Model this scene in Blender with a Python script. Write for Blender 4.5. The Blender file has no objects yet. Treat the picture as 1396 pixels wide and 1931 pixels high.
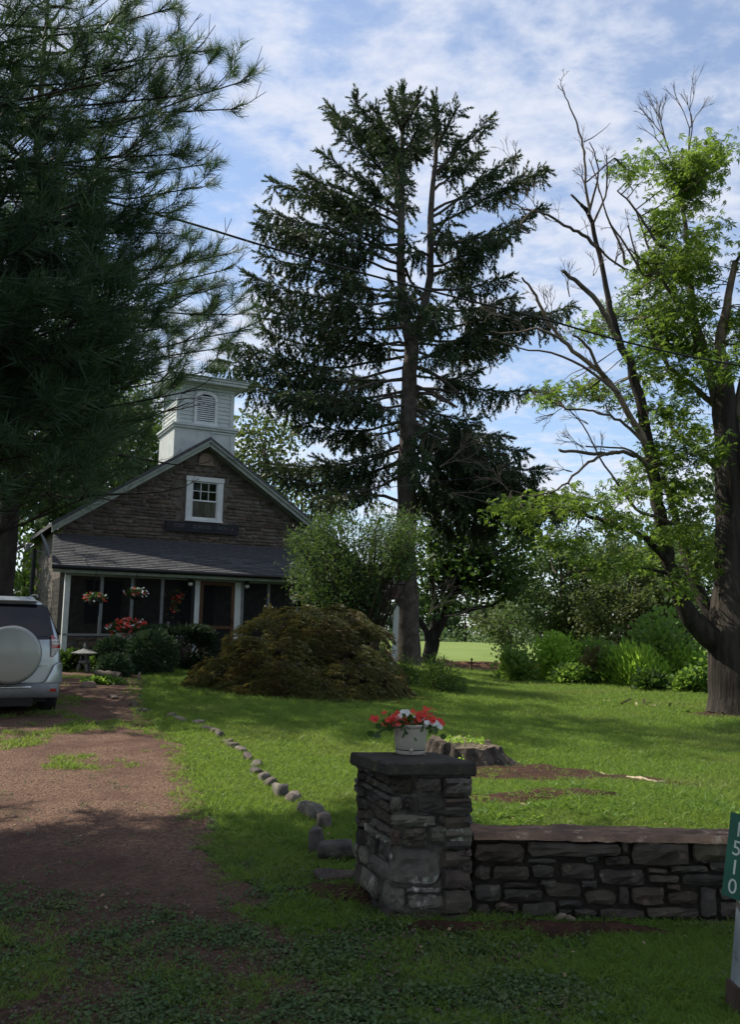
import bpy, math, random
import numpy as np
from mathutils import Vector, Matrix, Quaternion

# ------------------------------------------------------------------ camera, sky, sun, exposure
S = bpy.context.scene
COL = S.collection
FPX = 1672.0; PIT = math.radians(7.7); ROL = math.radians(1.1)
CAM = np.array([0.0, 0.0, 1.6])
cd = np.array([0, math.cos(PIT), math.sin(PIT)])
_r0 = np.array([1.0, 0, 0]); _u0 = np.array([0, -math.sin(PIT), math.cos(PIT)])
cr = math.cos(ROL)*_r0 + math.sin(ROL)*_u0
cu = -math.sin(ROL)*_r0 + math.cos(ROL)*_u0
cam_d = bpy.data.cameras.new('camera'); cam = bpy.data.objects.new('camera', cam_d); COL.objects.link(cam)
mw = Matrix.Identity(4)
for i in range(3):
    mw[i][0] = cr[i]; mw[i][1] = cu[i]; mw[i][2] = -cd[i]; mw[i][3] = CAM[i]
cam.matrix_world = mw
cam_d.sensor_fit = 'VERTICAL'; cam_d.angle = 2*math.atan(965.5/FPX)
cam_d.clip_start = 0.05; cam_d.clip_end = 3000
S.camera = cam

SUN_EL = math.radians(46)
SUN_AZ = (-0.90, 0.43)                       # horizontal direction towards the sun
_n = math.hypot(*SUN_AZ); SUN_AZ = (SUN_AZ[0]/_n, SUN_AZ[1]/_n)
to_sun = Vector((SUN_AZ[0]*math.cos(SUN_EL), SUN_AZ[1]*math.cos(SUN_EL), math.sin(SUN_EL)))
SUN_STRENGTH = 5.0
SKY_STRENGTH = 0.118
EXPOSURE = 0.50

W = bpy.data.worlds.new('World'); S.world = W; W.use_nodes = True
nt = W.node_tree; nt.nodes.clear()
def N(t, typ, **kw):
    n = t.nodes.new(typ)
    for k, v in kw.items(): setattr(n, k, v)
    return n
def LK(t, a, b): t.links.new(a, b)
out = N(nt, 'ShaderNodeOutputWorld'); bg = N(nt, 'ShaderNodeBackground')
sky = N(nt, 'ShaderNodeTexSky'); sky.sky_type = 'NISHITA'; sky.sun_disc = False
sky.sun_elevation = SUN_EL; sky.sun_rotation = math.atan2(SUN_AZ[0], SUN_AZ[1]); sky.air_density = 1.0; sky.dust_density = 0.6; sky.ozone_density = 2.0
tc = N(nt, 'ShaderNodeTexCoord'); sep = N(nt, 'ShaderNodeSeparateXYZ'); LK(nt, tc.outputs['Generated'], sep.inputs[0])
def MATH(t, op, a, b=None, c=None, clamp=False):
    n = N(t, 'ShaderNodeMath', operation=op); n.use_clamp = clamp
    for i, v in enumerate((a, b, c)):
        if v is None: continue
        if hasattr(v, 'links'): LK(t, v, n.inputs[i])
        else: n.inputs[i].default_value = v
    return n.outputs[0]
den = MATH(nt, 'ADD', MATH(nt, 'MAXIMUM', sep.outputs[2], 0.0), 0.16)
cx_ = MATH(nt, 'DIVIDE', sep.outputs[0], den); cy_ = MATH(nt, 'DIVIDE', sep.outputs[1], den)
comb = N(nt, 'ShaderNodeCombineXYZ'); LK(nt, cx_, comb.inputs[0]); LK(nt, cy_, comb.inputs[1])
def wnoise(scale, detail, rough, off, dist=0.0):
    mp = N(nt, 'ShaderNodeMapping'); LK(nt, comb.outputs[0], mp.inputs[0]); mp.inputs['Location'].default_value = off
    mp.inputs['Rotation'].default_value = (0, 0, 0.5); mp.inputs['Scale'].default_value = (1.0, 1.2, 1)
    n = N(nt, 'ShaderNodeTexNoise'); LK(nt, mp.outputs[0], n.inputs['Vector'])
    n.inputs['Scale'].default_value = scale; n.inputs['Detail'].default_value = detail
    n.inputs['Roughness'].default_value = rough; n.inputs['Distortion'].default_value = dist
    return n.outputs[0]
big = wnoise(0.85, 3, 0.5, (6.1, 3.0, 0)); mid = wnoise(5.6, 6, 0.62, (0.4, 5.2, 0), 0.25); fin = wnoise(18, 4, 0.6, (1.1, 2.2, 0), 0.2)
dn = MATH(nt, 'ADD', MATH(nt, 'MULTIPLY', big, 1.25), MATH(nt, 'ADD', MATH(nt, 'MULTIPLY', mid, 1.15), MATH(nt, 'MULTIPLY', fin, 0.42)))
mr = N(nt, 'ShaderNodeMapRange'); mr.interpolation_type = 'SMOOTHSTEP'; LK(nt, dn, mr.inputs[0])
mr.inputs[1].default_value = 1.20; mr.inputs[2].default_value = 1.66; mr.inputs[3].default_value = 0.20; mr.inputs[4].default_value = 0.90
cl = N(nt, 'ShaderNodeMix', data_type='RGBA')
cc = N(nt, 'ShaderNodeMix', data_type='RGBA')      # thick parts of the cloud slightly greyer
LK(nt, MATH(nt, 'MULTIPLY', mid, 1.0, clamp=True), cc.inputs[0])
cc.inputs[6].default_value = (5.7, 5.9, 6.4, 1); cc.inputs[7].default_value = (4.6, 4.8, 5.5, 1)
LK(nt, mr.outputs[0], cl.inputs[0]); 
skg = N(nt, 'ShaderNodeMix', data_type='RGBA', blend_type='MULTIPLY'); skg.inputs[0].default_value = 1
LK(nt, sky.outputs[0], skg.inputs[6]); skg.inputs[7].default_value = (0.92, 1.04, 1.12, 1)
LK(nt, skg.outputs[2], cl.inputs[6]); LK(nt, cc.outputs[2], cl.inputs[7])
LK(nt, cl.outputs[2], bg.inputs[0]); bg.inputs[1].default_value = SKY_STRENGTH
LK(nt, bg.outputs[0], out.inputs[0])
sd = bpy.data.lights.new('sun', 'SUN'); sd.energy = SUN_STRENGTH; sd.angle = math.radians(0.53); sd.color = (1.0, 0.93, 0.80)
so = bpy.data.objects.new('sun', sd); COL.objects.link(so); so.rotation_euler = to_sun.to_track_quat('Z', 'Y').to_euler(); so.location = (-20, 15, 30)
S.view_settings.view_transform = 'Standard'; S.view_settings.look = 'None'; S.view_settings.gamma = 1.0
S.view_settings.use_curve_mapping = False; S.view_settings.exposure = EXPOSURE
S.render.engine = 'CYCLES'; S.cycles.max_bounces = 6; S.cycles.diffuse_bounces = 3; S.cycles.glossy_bounces = 2
S.cycles.transmission_bounces = 3; S.cycles.transparent_max_bounces = 6; S.cycles.use_denoising = True
S.cycles.sample_clamp_indirect = 4

# ------------------------------------------------------------------ helpers
R = np.random.default_rng(7); random.seed(7)
def ray(px, py): return cd + cr*(px-698)/FPX + cu*(965.5-py)/FPX
def at(px, py, Y):
    v = ray(px, py); return CAM + v*Y/v[1]
def sst(a, b, x):
    t = np.clip((x-a)/(b-a), 0, 1); return t*t*(3-2*t)
_Ly = [-50, 0, 4.5, 8, 13.5, 20, 24, 35, 60, 120, 400]; _Lz = [0, 0, 0.0, .14, .40, .70, .78, .85, .8, .5, 0.2]
_Ry = [-50, 0, 4.5, 8, 14, 20, 26, 32, 40, 60, 150, 400]; _Rz = [0, 0, 0.0, .10, .24, .28, .25, .20, .12, .08, .15, .2]
_h = np.random.default_rng(3).random((256, 256))
def vn(x, y, s=1.0):
    x = np.asarray(x, float)*s + 100.3; y = np.asarray(y, float)*s + 77.7
    xi = np.floor(x).astype(int); yi = np.floor(y).astype(int); fx = x-xi; fy = y-yi
    fx = fx*fx*(3-2*fx); fy = fy*fy*(3-2*fy)
    a = _h[xi % 256, yi % 256]; b = _h[(xi+1) % 256, yi % 256]; c = _h[xi % 256, (yi+1) % 256]; d = _h[(xi+1) % 256, (yi+1) % 256]
    return (a*(1-fx)+b*fx)*(1-fy) + (c*(1-fx)+d*fx)*fy
def fbm(x, y, s=1.0):
    return vn(x, y, s)*.5 + vn(x, y, s*2.1)*.3 + vn(x, y, s*4.3)*.2
def terr(x, y):
    x = np.asarray(x, float); y = np.asarray(y, float)
    t = sst(-2.0, 4.5, x)
    # smooth the knees a little by averaging
    def P(yy, ys, zs): return (np.interp(yy-1, ys, zs)+np.interp(yy, ys, zs)*2+np.interp(yy+1, ys, zs))/4
    z = P(y, _Ly, _Lz)*(1-t) + P(y, _Ry, _Rz)*t
    m = np.exp(-(((x-2.0)/1.5)**2+((y-8.1)/1.0)**2))*0.10       # swell round the stump
    z = z + m + (fbm(x, y, 0.6)-.5)*0.06*sst(3, 10, y)
    return z
def gnd(px, py):
    v = ray(px, py); t = 1.0
    for i in range(4000):
        p = CAM+v*t
        if p[2] < terr(p[0], p[1]): break
        t += 0.01+t*0.0008
    return p
def V3(a): return np.array(a, float)
def nrm(a):
    a = np.asarray(a, float); return a/np.maximum(np.linalg.norm(a, axis=-1, keepdims=True), 1e-9)

def raw_mesh(name, V, F, mat=None, smooth=False):
    me = bpy.data.meshes.new(name)
    V = np.asarray(V, np.float32).reshape(-1, 3)
    if isinstance(F, np.ndarray):
        k = F.shape[1]; n = len(F)
        me.vertices.add(len(V)); me.vertices.foreach_set('co', V.ravel())
        me.loops.add(n*k); me.loops.foreach_set('vertex_index', F.ravel().astype(np.int32))
        me.polygons.add(n); me.polygons.foreach_set('loop_start', np.arange(0, n*k, k, dtype=np.int32))
        me.update(calc_edges=True)
    else:
        me.from_pydata([tuple(map(float, v)) for v in V], [], [tuple(map(int, f)) for f in F]); me.update()
    if smooth: me.polygons.foreach_set('use_smooth', np.ones(len(me.polygons), bool))
    if mat: me.materials.append(mat)
    return me
def tag(o, label=None, cat=None, group=None, kind=None):
    if label: o['label'] = label
    if cat: o['category'] = cat
    if group: o['group'] = group
    if kind: o['kind'] = kind
    return o
def link(name, me, parent=None, loc=None, rot=None):
    o = bpy.data.objects.new(name, me); COL.objects.link(o)
    if parent is not None: o.parent = parent
    if loc is not None: o.location = [float(v) for v in loc]
    if rot is not None: o.rotation_euler = rot
    return o
def obj(name, V, F, mat, parent=None, smooth=False, world=False, kind=None, label=None):
    V = np.asarray(V, float).reshape(-1, 3)
    if world and parent is not None:
        p = parent; off = np.zeros(3)
        while p is not None: off = off + np.array(p.location); p = p.parent
        V = V - off
    o = link(name, raw_mesh(name, V, F, mat, smooth), parent)
    if kind: o['kind'] = kind
    if label: o['label'] = label
    return o
def thing(name, label, cat, loc=(0, 0, 0), rotz=0, group=None):
    o = link(name, None, None, loc, (0, 0, rotz)); return tag(o, label, cat, group)

class MB:
    def __init__(s): s.V = []; s.F = []
    def add(s, V, F):
        b = len(s.V); s.V.extend([tuple(map(float, v)) for v in V]); s.F.extend([tuple(int(i)+b for i in f) for f in F]); return s
    def box(s, x0, x1, y0, y1, z0, z1):
        return s.add([(x0, y0, z0), (x1, y0, z0), (x1, y1, z0), (x0, y1, z0), (x0, y0, z1), (x1, y0, z1), (x1, y1, z1), (x0, y1, z1)],
                     [(0, 3, 2, 1), (4, 5, 6, 7), (0, 1, 5, 4), (1, 2, 6, 5), (2, 3, 7, 6), (3, 0, 4, 7)])
    def prism(s, poly, y0, y1):     # polygon in x,z (counter-clockwise seen from -y) extruded along y
        n = len(poly)
        return s.add([(p[0], y0, p[1]) for p in poly]+[(p[0], y1, p[1]) for p in poly],
                     [tuple(range(n)), tuple(range(2*n-1, n-1, -1))]+[(i, i+n, (i+1) % n+n, (i+1) % n) for i in range(n)])
    def tube(s, pts, rad, n=6, cap=True):
        V, F = tube(pts, rad, n); b = len(s.V); s.add(V, F)
        if cap: s.F.append(tuple(b+i for i in range(n))[::-1]); m = len(V); s.F.append(tuple(b+m-n+i for i in range(n)))
        return s
    def lathe(s, prof, n=24, c=(0, 0, 0)):
        V = []; F = []
        for (r, z) in prof:
            for i in range(n):
                a = 2*math.pi*i/n; V.append((c[0]+r*math.cos(a), c[1]+r*math.sin(a), c[2]+z))
        for j in range(len(prof)-1):
            for i in range(n): k = (i+1) % n; F.append((j*n+i, j*n+k, (j+1)*n+k, (j+1)*n+i))
        F.append(tuple(range(n))[::-1]); F.append(tuple((len(prof)-1)*n+i for i in range(n)))
        return s.add(V, F)
    def build(s, name, mat, parent=None, smooth=False, world=False, kind=None, label=None):
        return obj(name, s.V, s.F, mat, parent, smooth, world, kind, label)
def tube(pts, rad, n=6):
    pts = np.asarray(pts, float); m = len(pts)
    if np.isscalar(rad): rad = [rad]*m
    T = np.gradient(pts, axis=0); T = nrm(T)
    ref = np.array([0, 0, 1.0]) if abs(T[0][2]) < .9 else np.array([1.0, 0, 0])
    V = []; X = nrm(np.cross(T[0], ref))
    for i in range(m):
        X = nrm(X - T[i]*np.dot(X, T[i])); Y = np.cross(T[i], X)
        for k in range(n):
            a = 2*math.pi*k/n; V.append(pts[i]+rad[i]*(math.cos(a)*X+math.sin(a)*Y))
    F = [(j*n+i, (j+1)*n+i, (j+1)*n+(i+1) % n, j*n+(i+1) % n) for j in range(m-1) for i in range(n)]
    return V, F
class TB:                     # many thin tubes, quads only, fast
    def __init__(s): s.V = []; s.F = []; s.n = 0
    def add(s, pts, rad, n=4):
        V, F = tube(pts, rad, n); s.V.append(np.array(V)); s.F.append(np.array(F)+s.n); s.n += len(V)
    def build(s, name, mat, parent=None, smooth=True, world=True, kind=None):
        if not s.V: return None
        return obj(name, np.vstack(s.V), np.vstack(s.F), mat, parent, smooth, world, kind)
def jit(pts, amt, sub=3, seed=None):
    """subdivide a polyline smoothly and roughen it"""
    pts = np.asarray(pts, float); n = len(pts); t = np.linspace(0, n-1, (n-1)*sub+1)
    out = []
    for tt in t:
        i = min(int(tt), n-2); f = tt-i
        p0 = pts[max(i-1, 0)]; p1 = pts[i]; p2 = pts[i+1]; p3 = pts[min(i+2, n-1)]
        out.append(.5*((2*p1)+(-p0+p2)*f+(2*p0-5*p1+4*p2-p3)*f*f+(-p0+3*p1-3*p2+p3)*f**3))
    out = np.array(out); out[1:-1] += R.normal(0, amt, out[1:-1].shape); return out
def lerp_r(r, sub): n = len(r); return np.interp(np.linspace(0, n-1, (n-1)*sub+1), range(n), r)

def place(T, Ti, P, D, Nn, Sz):
    P = np.asarray(P, float); D = nrm(D); X = nrm(np.cross(D, Nn)); Z = np.cross(X, D)
    Sz = np.asarray(Sz, float).reshape(-1, 1, 1) if not np.isscalar(Sz) else Sz
    V = P[:, None, :] + Sz*(T[None, :, 0:1]*X[:, None, :]+T[None, :, 1:2]*D[:, None, :]+T[None, :, 2:3]*Z[:, None, :])
    n = len(P); k = len(T); F = (Ti[None, :, :]+(np.arange(n)*k)[:, None, None]).reshape(-1, Ti.shape[1])
    return V.reshape(-1, 3), F
def rdir(n, up=0.0):
    v = R.normal(size=(n, 3)); v[:, 2] += up; return nrm(v)
def spikes(dirs, base, ln, w):
    V = []; F = []
    for d, b, l in zip(dirs, base, ln):
        d = nrm(d); s = nrm(np.cross(d, rdir(1)[0])); i = len(V)
        V += [b-s*w/2, b+s*w/2, b+d*l]; F.append((i, i+1, i+2))
    return np.array(V), np.array(F)
# leaf templates: x side, y forward, z up
DIAM = (np.array([[0, 0, 0], [.28, .45, .07], [0, 1, -.04], [-.28, .45, .07]]), np.array([[0, 1, 2], [0, 2, 3]]))
LANCE = (np.array([[0, 0, 0], [.13, .4, .04], [0, 1, -.12], [-.13, .4, .04]]), np.array([[0, 1, 2], [0, 2, 3]]))
def _maple():
    tips = [(-78, .55), (-42, .85), (0, 1.0), (42, .85), (78, .55)]
    V = [[0, 0, 0]]; F = []
    for a, l in tips:
        a = math.radians(a); i = len(V)
        for da, q in ((-.26, .5), (0, 1), (.26, .5)):
            V.append([math.sin(a+da)*l*q, math.cos(a+da)*l*q, -.15*q*q if q == 1 else 0.03])
        F += [(0, i, i+1), (0, i+1, i+2)]
    return np.array(V), np.array(F)
MAPLE = _maple()
OAKY = (np.array([[0, 0, 0], [.38, .3, .05], [.3, .8, 0], [0, 1, -.1], [-.3, .75, 0], [-.36, .3, .05]]), np.array([[0, 1, 2], [0, 2, 3], [0, 3, 4], [0, 4, 5]]))
def _lace():
    V = []; F = []
    for a in (-80, -45, -15, 15, 45, 80):
        a = math.radians(a); i = len(V); l = 1-.3*abs(a)
        V += [[0, 0, 0], [math.sin(a-.09)*l*.6, math.cos(a-.09)*l*.6, 0.0], [math.sin(a)*l, math.cos(a)*l, -.25]]; F.append((i, i+1, i+2))
    return np.array(V), np.array(F)
LACE = _lace()
def _pine(nn=64, l=1.0, nl=.62, w=.018):     # white pine shoot, forward brush
    d = []; b = []; ln = []
    for i in range(nn):
        s = (i+.5)/nn; a = i*2.4; sp = math.radians(R.uniform(26, 62)+ (1-s)*16)
        d.append((math.cos(a)*math.sin(sp), math.cos(sp), math.sin(a)*math.sin(sp)+.05)); b.append((0, s*l, 0)); ln.append(nl*R.uniform(.75, 1.1))
    return spikes(np.array(d), np.array(b), ln, w)
def _spruce(nn=16):
    d = []; b = []; ln = []
    for i in range(nn):
        s = (i+.5)/nn; a = i*2.4; sp = math.radians(48-20*s)
        d.append((math.cos(a)*math.sin(sp), math.cos(sp), math.sin(a)*math.sin(sp))); b.append((0, s*.85, 0)); ln.append(R.uniform(.2, .36))
    return spikes(np.array(d), np.array(b), ln, .115)

# ------------------------------------------------------------------ materials
def newmat(name):
    m = bpy.data.materials.new(name); m.use_nodes = True; t = m.node_tree; t.nodes.clear()
    o = N(t, 'ShaderNodeOutputMaterial'); return m, t, o
def cmix(t, f, a, b, blend='MIX'):
    n = N(t, 'ShaderNodeMix', data_type='RGBA', blend_type=blend)
    if hasattr(f, 'links'): LK(t, f, n.inputs[0])
    else: n.inputs[0].default_value = f
    for i, v in ((6, a), (7, b)):
        if hasattr(v, 'links'): LK(t, v, n.inputs[i])
        else: n.inputs[i].default_value = (*v, 1) if len(v) == 3 else v
    return n.outputs[2]
def noise(t, scale, detail=4, rough=.55, co='Object', stretch=None, dist=0):
    c = N(t, 'ShaderNodeTexCoord'); v = c.outputs[co if co != 'World' else 'Object']
    if co == 'World': v = N(t, 'ShaderNodeNewGeometry').outputs['Position']
    if stretch: mp = N(t, 'ShaderNodeMapping'); LK(t, v, mp.inputs[0]); mp.inputs['Scale'].default_value = stretch; v = mp.outputs[0]
    n = N(t, 'ShaderNodeTexNoise'); LK(t, v, n.inputs['Vector']); n.inputs['Scale'].default_value = scale
    n.inputs['Detail'].default_value = detail; n.inputs['Roughness'].default_value = rough; n.inputs['Distortion'].default_value = dist
    return n.outputs[0]
def ramp(t, f, a, b):
    n = N(t, 'ShaderNodeMapRange'); n.interpolation_type = 'SMOOTHSTEP'; LK(t, f, n.inputs[0]); n.inputs[1].default_value = a; n.inputs[2].default_value = b; return n.outputs[0]
def mat(name, c1, c2=None, c3=None, scale=6, rough=.85, bump=0.3, bscale=None, bdist=.01, metal=0, stretch=None, spec=.3, per_obj=0.0, co='World', c3_at=(.58, .7), c3_scale=None, coat=0):
    m, t, o = newmat(name); p = N(t, 'ShaderNodeBsdfPrincipled'); LK(t, p.outputs[0], o.inputs[0])
    p.inputs['Roughness'].default_value = rough; p.inputs['Metallic'].default_value = metal; p.inputs['Specular IOR Level'].default_value = spec
    p.inputs['Coat Weight'].default_value = coat
    if c2 is None: c2 = tuple(x*.8 for x in c1)
    col = cmix(t, ramp(t, noise(t, scale, 5, .6, co, stretch), .35, .65), c1, c2)
    if c3 is not None:
        col = cmix(t, ramp(t, noise(t, c3_scale or scale*1.9, 5, .65, co, stretch), *c3_at), col, c3)
    if per_obj:
        oi = N(t, 'ShaderNodeObjectInfo'); h = N(t, 'ShaderNodeHueSaturation')
        LK(t, MATH(t, 'MULTIPLY_ADD', oi.outputs['Random'], per_obj, 1-per_obj/2), h.inputs['Value'])
        LK(t, MATH(t, 'MULTIPLY_ADD', MATH(t, 'FRACT', MATH(t, 'MULTIPLY', oi.outputs['Random'], 17.3)), .05, .475), h.inputs['Hue'])
        LK(t, MATH(t, 'MULTIPLY_ADD', MATH(t, 'FRACT', MATH(t, 'MULTIPLY', oi.outputs['Random'], 7.7)), per_obj, 1-per_obj/2), h.inputs['Saturation'])
        LK(t, col, h.inputs['Color']); col = h.outputs[0]
    LK(t, col, p.inputs['Base Color'])
    if bump:
        b = N(t, 'ShaderNodeBump'); b.inputs['Strength'].default_value = bump; b.inputs['Distance'].default_value = bdist
        LK(t, noise(t, bscale or scale*4, 6, .65, co, stretch), b.inputs['Height']); LK(t, b.outputs[0], p.inputs['Normal'])
    return m
def leafmat(name, a, b, trans=.35, c=None, big=1.2, rough=.55, tcol=None):
    m, t, o = newmat(name); p = N(t, 'ShaderNodeBsdfPrincipled'); p.inputs['Roughness'].default_value = rough; p.inputs['Specular IOR Level'].default_value = .25
    g = N(t, 'ShaderNodeNewGeometry'); col = cmix(t, g.outputs['Random Per Island'], a, b)
    if c is not None: col = cmix(t, ramp(t, noise(t, big, 2, .5, 'World'), .48, .66), col, c)
    LK(t, col, p.inputs['Base Color'])
    tr = N(t, 'ShaderNodeBsdfTranslucent'); LK(t, cmix(t, .65, col, tcol or tuple(min(1, x*y) for x, y in zip(a, (2.6, 2.4, .9)))), tr.inputs[0])
    mx = N(t, 'ShaderNodeMixShader'); mx.inputs[0].default_value = trans; LK(t, p.outputs[0], mx.inputs[1]); LK(t, tr.outputs[0], mx.inputs[2]); LK(t, mx.outputs[0], o.inputs[0])
    return m
def glassmat(name, tint=(.05, .06, .07), rough=.04, alpha=.45):
    m, t, o = newmat(name); g = N(t, 'ShaderNodeBsdfGlossy'); g.inputs['Roughness'].default_value = rough; g.inputs[0].default_value = (.9, .9, .9, 1)
    tr = N(t, 'ShaderNodeBsdfTransparent'); tr.inputs[0].default_value = (*[x**.0*alpha+x for x in tint], 1)
    lw = N(t, 'ShaderNodeFresnel'); lw.inputs[0].default_value = 1.5
    mx = N(t, 'ShaderNodeMixShader'); LK(t, lw.outputs[0], mx.inputs[0]); LK(t, tr.outputs[0], mx.inputs[1]); LK(t, g.outputs[0], mx.inputs[2]); LK(t, mx.outputs[0], o.inputs[0])
    return m
def screenmat(name, col=(.02, .022, .024), open_=.42):
    m, t, o = newmat(name); d = N(t, 'ShaderNodeBsdfDiffuse'); d.inputs[0].default_value = (*col, 1); tr = N(t, 'ShaderNodeBsdfTransparent')
    mx = N(t, 'ShaderNodeMixShader'); mx.inputs[0].default_value = open_; LK(t, d.outputs[0], mx.inputs[1]); LK(t, tr.outputs[0], mx.inputs[2]); LK(t, mx.outputs[0], o.inputs[0])
    return m

def groundmat():
    m, t, o = newmat('lawn_soil'); p = N(t, 'ShaderNodeBsdfPrincipled'); LK(t, p.outputs[0], o.inputs[0]); p.inputs['Roughness'].default_value = .95; p.inputs['Specular IOR Level'].default_value = .1
    g = cmix(t, ramp(t, noise(t, 1.3, 6, .65, 'World'), .35, .65), (.040, .068, .018), (.060, .092, .026))
    g = cmix(t, ramp(t, noise(t, .35, 5, .6, 'World'), .50, .72), g, (.085, .100, .034))
    g = cmix(t, ramp(t, noise(t, 34, 4, .7, 'World'), .45, .75), g, (.018, .034, .010))
    LK(t, g, p.inputs['Base Color']); b = N(t, 'ShaderNodeBump'); b.inputs['Strength'].default_value = .8; b.inputs['Distance'].default_value = .03
    LK(t, noise(t, 25, 6, .7, 'World'), b.inputs['Height']); LK(t, b.outputs[0], p.inputs['Normal']); return m
M = {}
M['ground'] = groundmat()
M['dirt'] = mat('bare_soil', (.060, .030, .022), (.035, .020, .015), (.10, .055, .04), scale=9, rough=.95, bump=.9, bscale=60, bdist=.012, spec=.1)
def gravelmat():
    m, t, o = newmat('red_gravel'); p = N(t, 'ShaderNodeBsdfPrincipled'); LK(t, p.outputs[0], o.inputs[0]); p.inputs['Roughness'].default_value = .95; p.inputs['Specular IOR Level'].default_value = .1
    g = N(t, 'ShaderNodeNewGeometry'); v = N(t, 'ShaderNodeTexVoronoi'); LK(t, g.outputs['Position'], v.inputs['Vector']); v.inputs['Scale'].default_value = 55
    sp = N(t, 'ShaderNodeSeparateXYZ'); LK(t, v.outputs['Color'], sp.inputs[0])
    c = cmix(t, sp.outputs[0], (.078, .047, .034), (.185, .118, .082))
    c = cmix(t, ramp(t, noise(t, 1.1, 5, .65, 'World'), .4, .7), c, (.075, .040, .033))
    c = cmix(t, ramp(t, noise(t, .5, 5, .7, 'World'), .55, .7), c, (.045, .042, .022))
    sy = N(t, 'ShaderNodeSeparateXYZ'); LK(t, g.outputs['Position'], sy.inputs[0])     # bare earth instead of gravel at the road end of the drive
    ff = ramp(t, MATH(t, 'ADD', sy.outputs[1], MATH(t, 'MULTIPLY', noise(t, .9, 4, .6, 'World'), 3.0)), 5.6, 8.2)
    c = cmix(t, ff, cmix(t, sp.outputs[1], (.040, .026, .018), (.105, .066, .046)), c)
    LK(t, c, p.inputs['Base Color']); b = N(t, 'ShaderNodeBump'); b.inputs['Strength'].default_value = .9; b.inputs['Distance'].default_value = .012; b.invert = True
    LK(t, v.outputs['Distance'], b.inputs['Height']); LK(t, b.outputs[0], p.inputs['Normal']); return m
M['gravel'] = gravelmat()
M['field'] = mat('field_grass', (.17, .22, .065), (.13, .18, .05), (.25, .25, .11), scale=.25, rough=.95, bump=.5, bscale=8, bdist=.1, spec=.05)
M['bank'] = mat('earth_bank', (.13, .065, .035), (.07, .04, .022), (.05, .06, .02), scale=1.5, bump=.9, bscale=6, bdist=.1, spec=.1)
M['hstone'] = mat('gable_fieldstone', (.125, .100, .083), (.085, .068, .058), (.17, .14, .115), scale=5, bump=.7, bscale=35, bdist=.008, per_obj=.75, spec=.15)
M['mortar'] = mat('lime_mortar', (.16, .14, .12), (.10, .088, .075), scale=8, bump=.6, bscale=50, bdist=.006, spec=.1)
M['pstone'] = mat('dark_weathered_stone', (.088, .072, .060), (.048, .041, .036), (.16, .135, .105), scale=7, bump=.9, bscale=28, bdist=.012, per_obj=.7, spec=.2, c3_at=(.55, .75))
M['lichen'] = mat('stone_with_pale_lime_stains', (.15, .135, .11), (.080, .072, .062), (.42, .41, .36), scale=6, bump=.9, bscale=28, bdist=.012, per_obj=.4, spec=.2, c3_at=(.54, .64), stretch=(1, 1, .55), c3_scale=9)
M['wstone'] = mat('wall_stone', (.085, .072, .058), (.048, .041, .034), (.14, .11, .085), scale=6, bump=.9, bscale=26, bdist=.012, per_obj=.6, spec=.2)
M['capstone'] = mat('pillar_slab_stone', (.055, .048, .040), (.035, .032, .028), (.08, .09, .05), scale=5, bump=.9, bscale=30, bdist=.012, spec=.2)
M['pmortar'] = mat('old_joint_mortar', (.13, .12, .105), (.06, .055, .05), scale=14, bump=.8, bscale=60, bdist=.006, spec=.1)
M['wcore'] = mat('dark_joint_soil', (.045, .038, .031), (.026, .023, .019), scale=14, bump=.8, bscale=60, bdist=.01, spec=.05)
M['coping'] = mat('flaked_coping_mortar', (.24, .155, .105), (.12, .082, .060), (.42, .32, .23), scale=4, bump=1, bscale=16, bdist=.03, spec=.1, stretch=(1, 2.2, 1), c3_at=(.56, .66))
M['curb'] = mat('edging_stone', (.13, .112, .092), (.065, .056, .048), (.22, .20, .16), scale=8, bump=.8, bscale=36, bdist=.01, per_obj=.5, spec=.15)
M['white'] = mat('white_trim_paint', (.66, .68, .68), (.56, .58, .58), scale=3, rough=.55, bump=.1, spec=.3)
M['rake'] = mat('grey_green_rake_paint', (.30, .33, .29), (.22, .25, .22), scale=4, rough=.6, bump=.2)
M['belfry'] = mat('belfry_white_paint', (.50, .53, .52), (.42, .45, .44), (.30, .32, .29), scale=4, rough=.6, bump=.2, c3_at=(.62, .75))
M['shingle'] = mat('asphalt_shingle', (.090, .090, .096), (.058, .060, .066), (.14, .136, .13), scale=14, bump=.6, bscale=150, bdist=.004, per_obj=.6, spec=.2, rough=.9)
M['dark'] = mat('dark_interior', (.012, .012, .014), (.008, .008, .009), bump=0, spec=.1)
M['woodfr'] = mat('orange_brown_wood', (.13, .068, .036), (.09, .048, .026), scale=12, stretch=(1, 1, .1), bump=.2)
M['black'] = mat('black_plastic', (.015, .015, .016), (.012, .012, .012), bump=0, rough=.5)
M['sign'] = mat('name_board_dark_paint', (.018, .020, .024), (.012, .013, .016), bump=.3, bscale=40, rough=.7)
M['letter'] = mat('carved_grey_letter', (.16, .16, .16), (.08, .08, .085), bump=0, scale=25)
M['date'] = mat('sandstone_date_stone', (.27, .20, .155), (.21, .155, .12), scale=10, bump=.3)
M['curtain'] = mat('lace_curtain', (.30, .29, .25), (.16, .155, .13), scale=9, stretch=(1, 1, .12), bump=.2)
M['glass'] = glassmat('window_glass', alpha=.8)
M['screen'] = screenmat('insect_screen')
M['lamp'] = mat('frosted_glass_globe', (.75, .75, .72), (.7, .7, .66), bump=0, rough=.3)
M['barkp'] = mat('pine_bark', (.050, .042, .038), (.025, .021, .019), scale=5, bump=1, bscale=12, bdist=.04, stretch=(1, 1, .35), spec=.1)
M['barks'] = mat('spruce_bark', (.105, .090, .076), (.060, .050, .042), (.17, .14, .12), scale=4, bump=1, bscale=16, bdist=.04, spec=.1)
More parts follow.
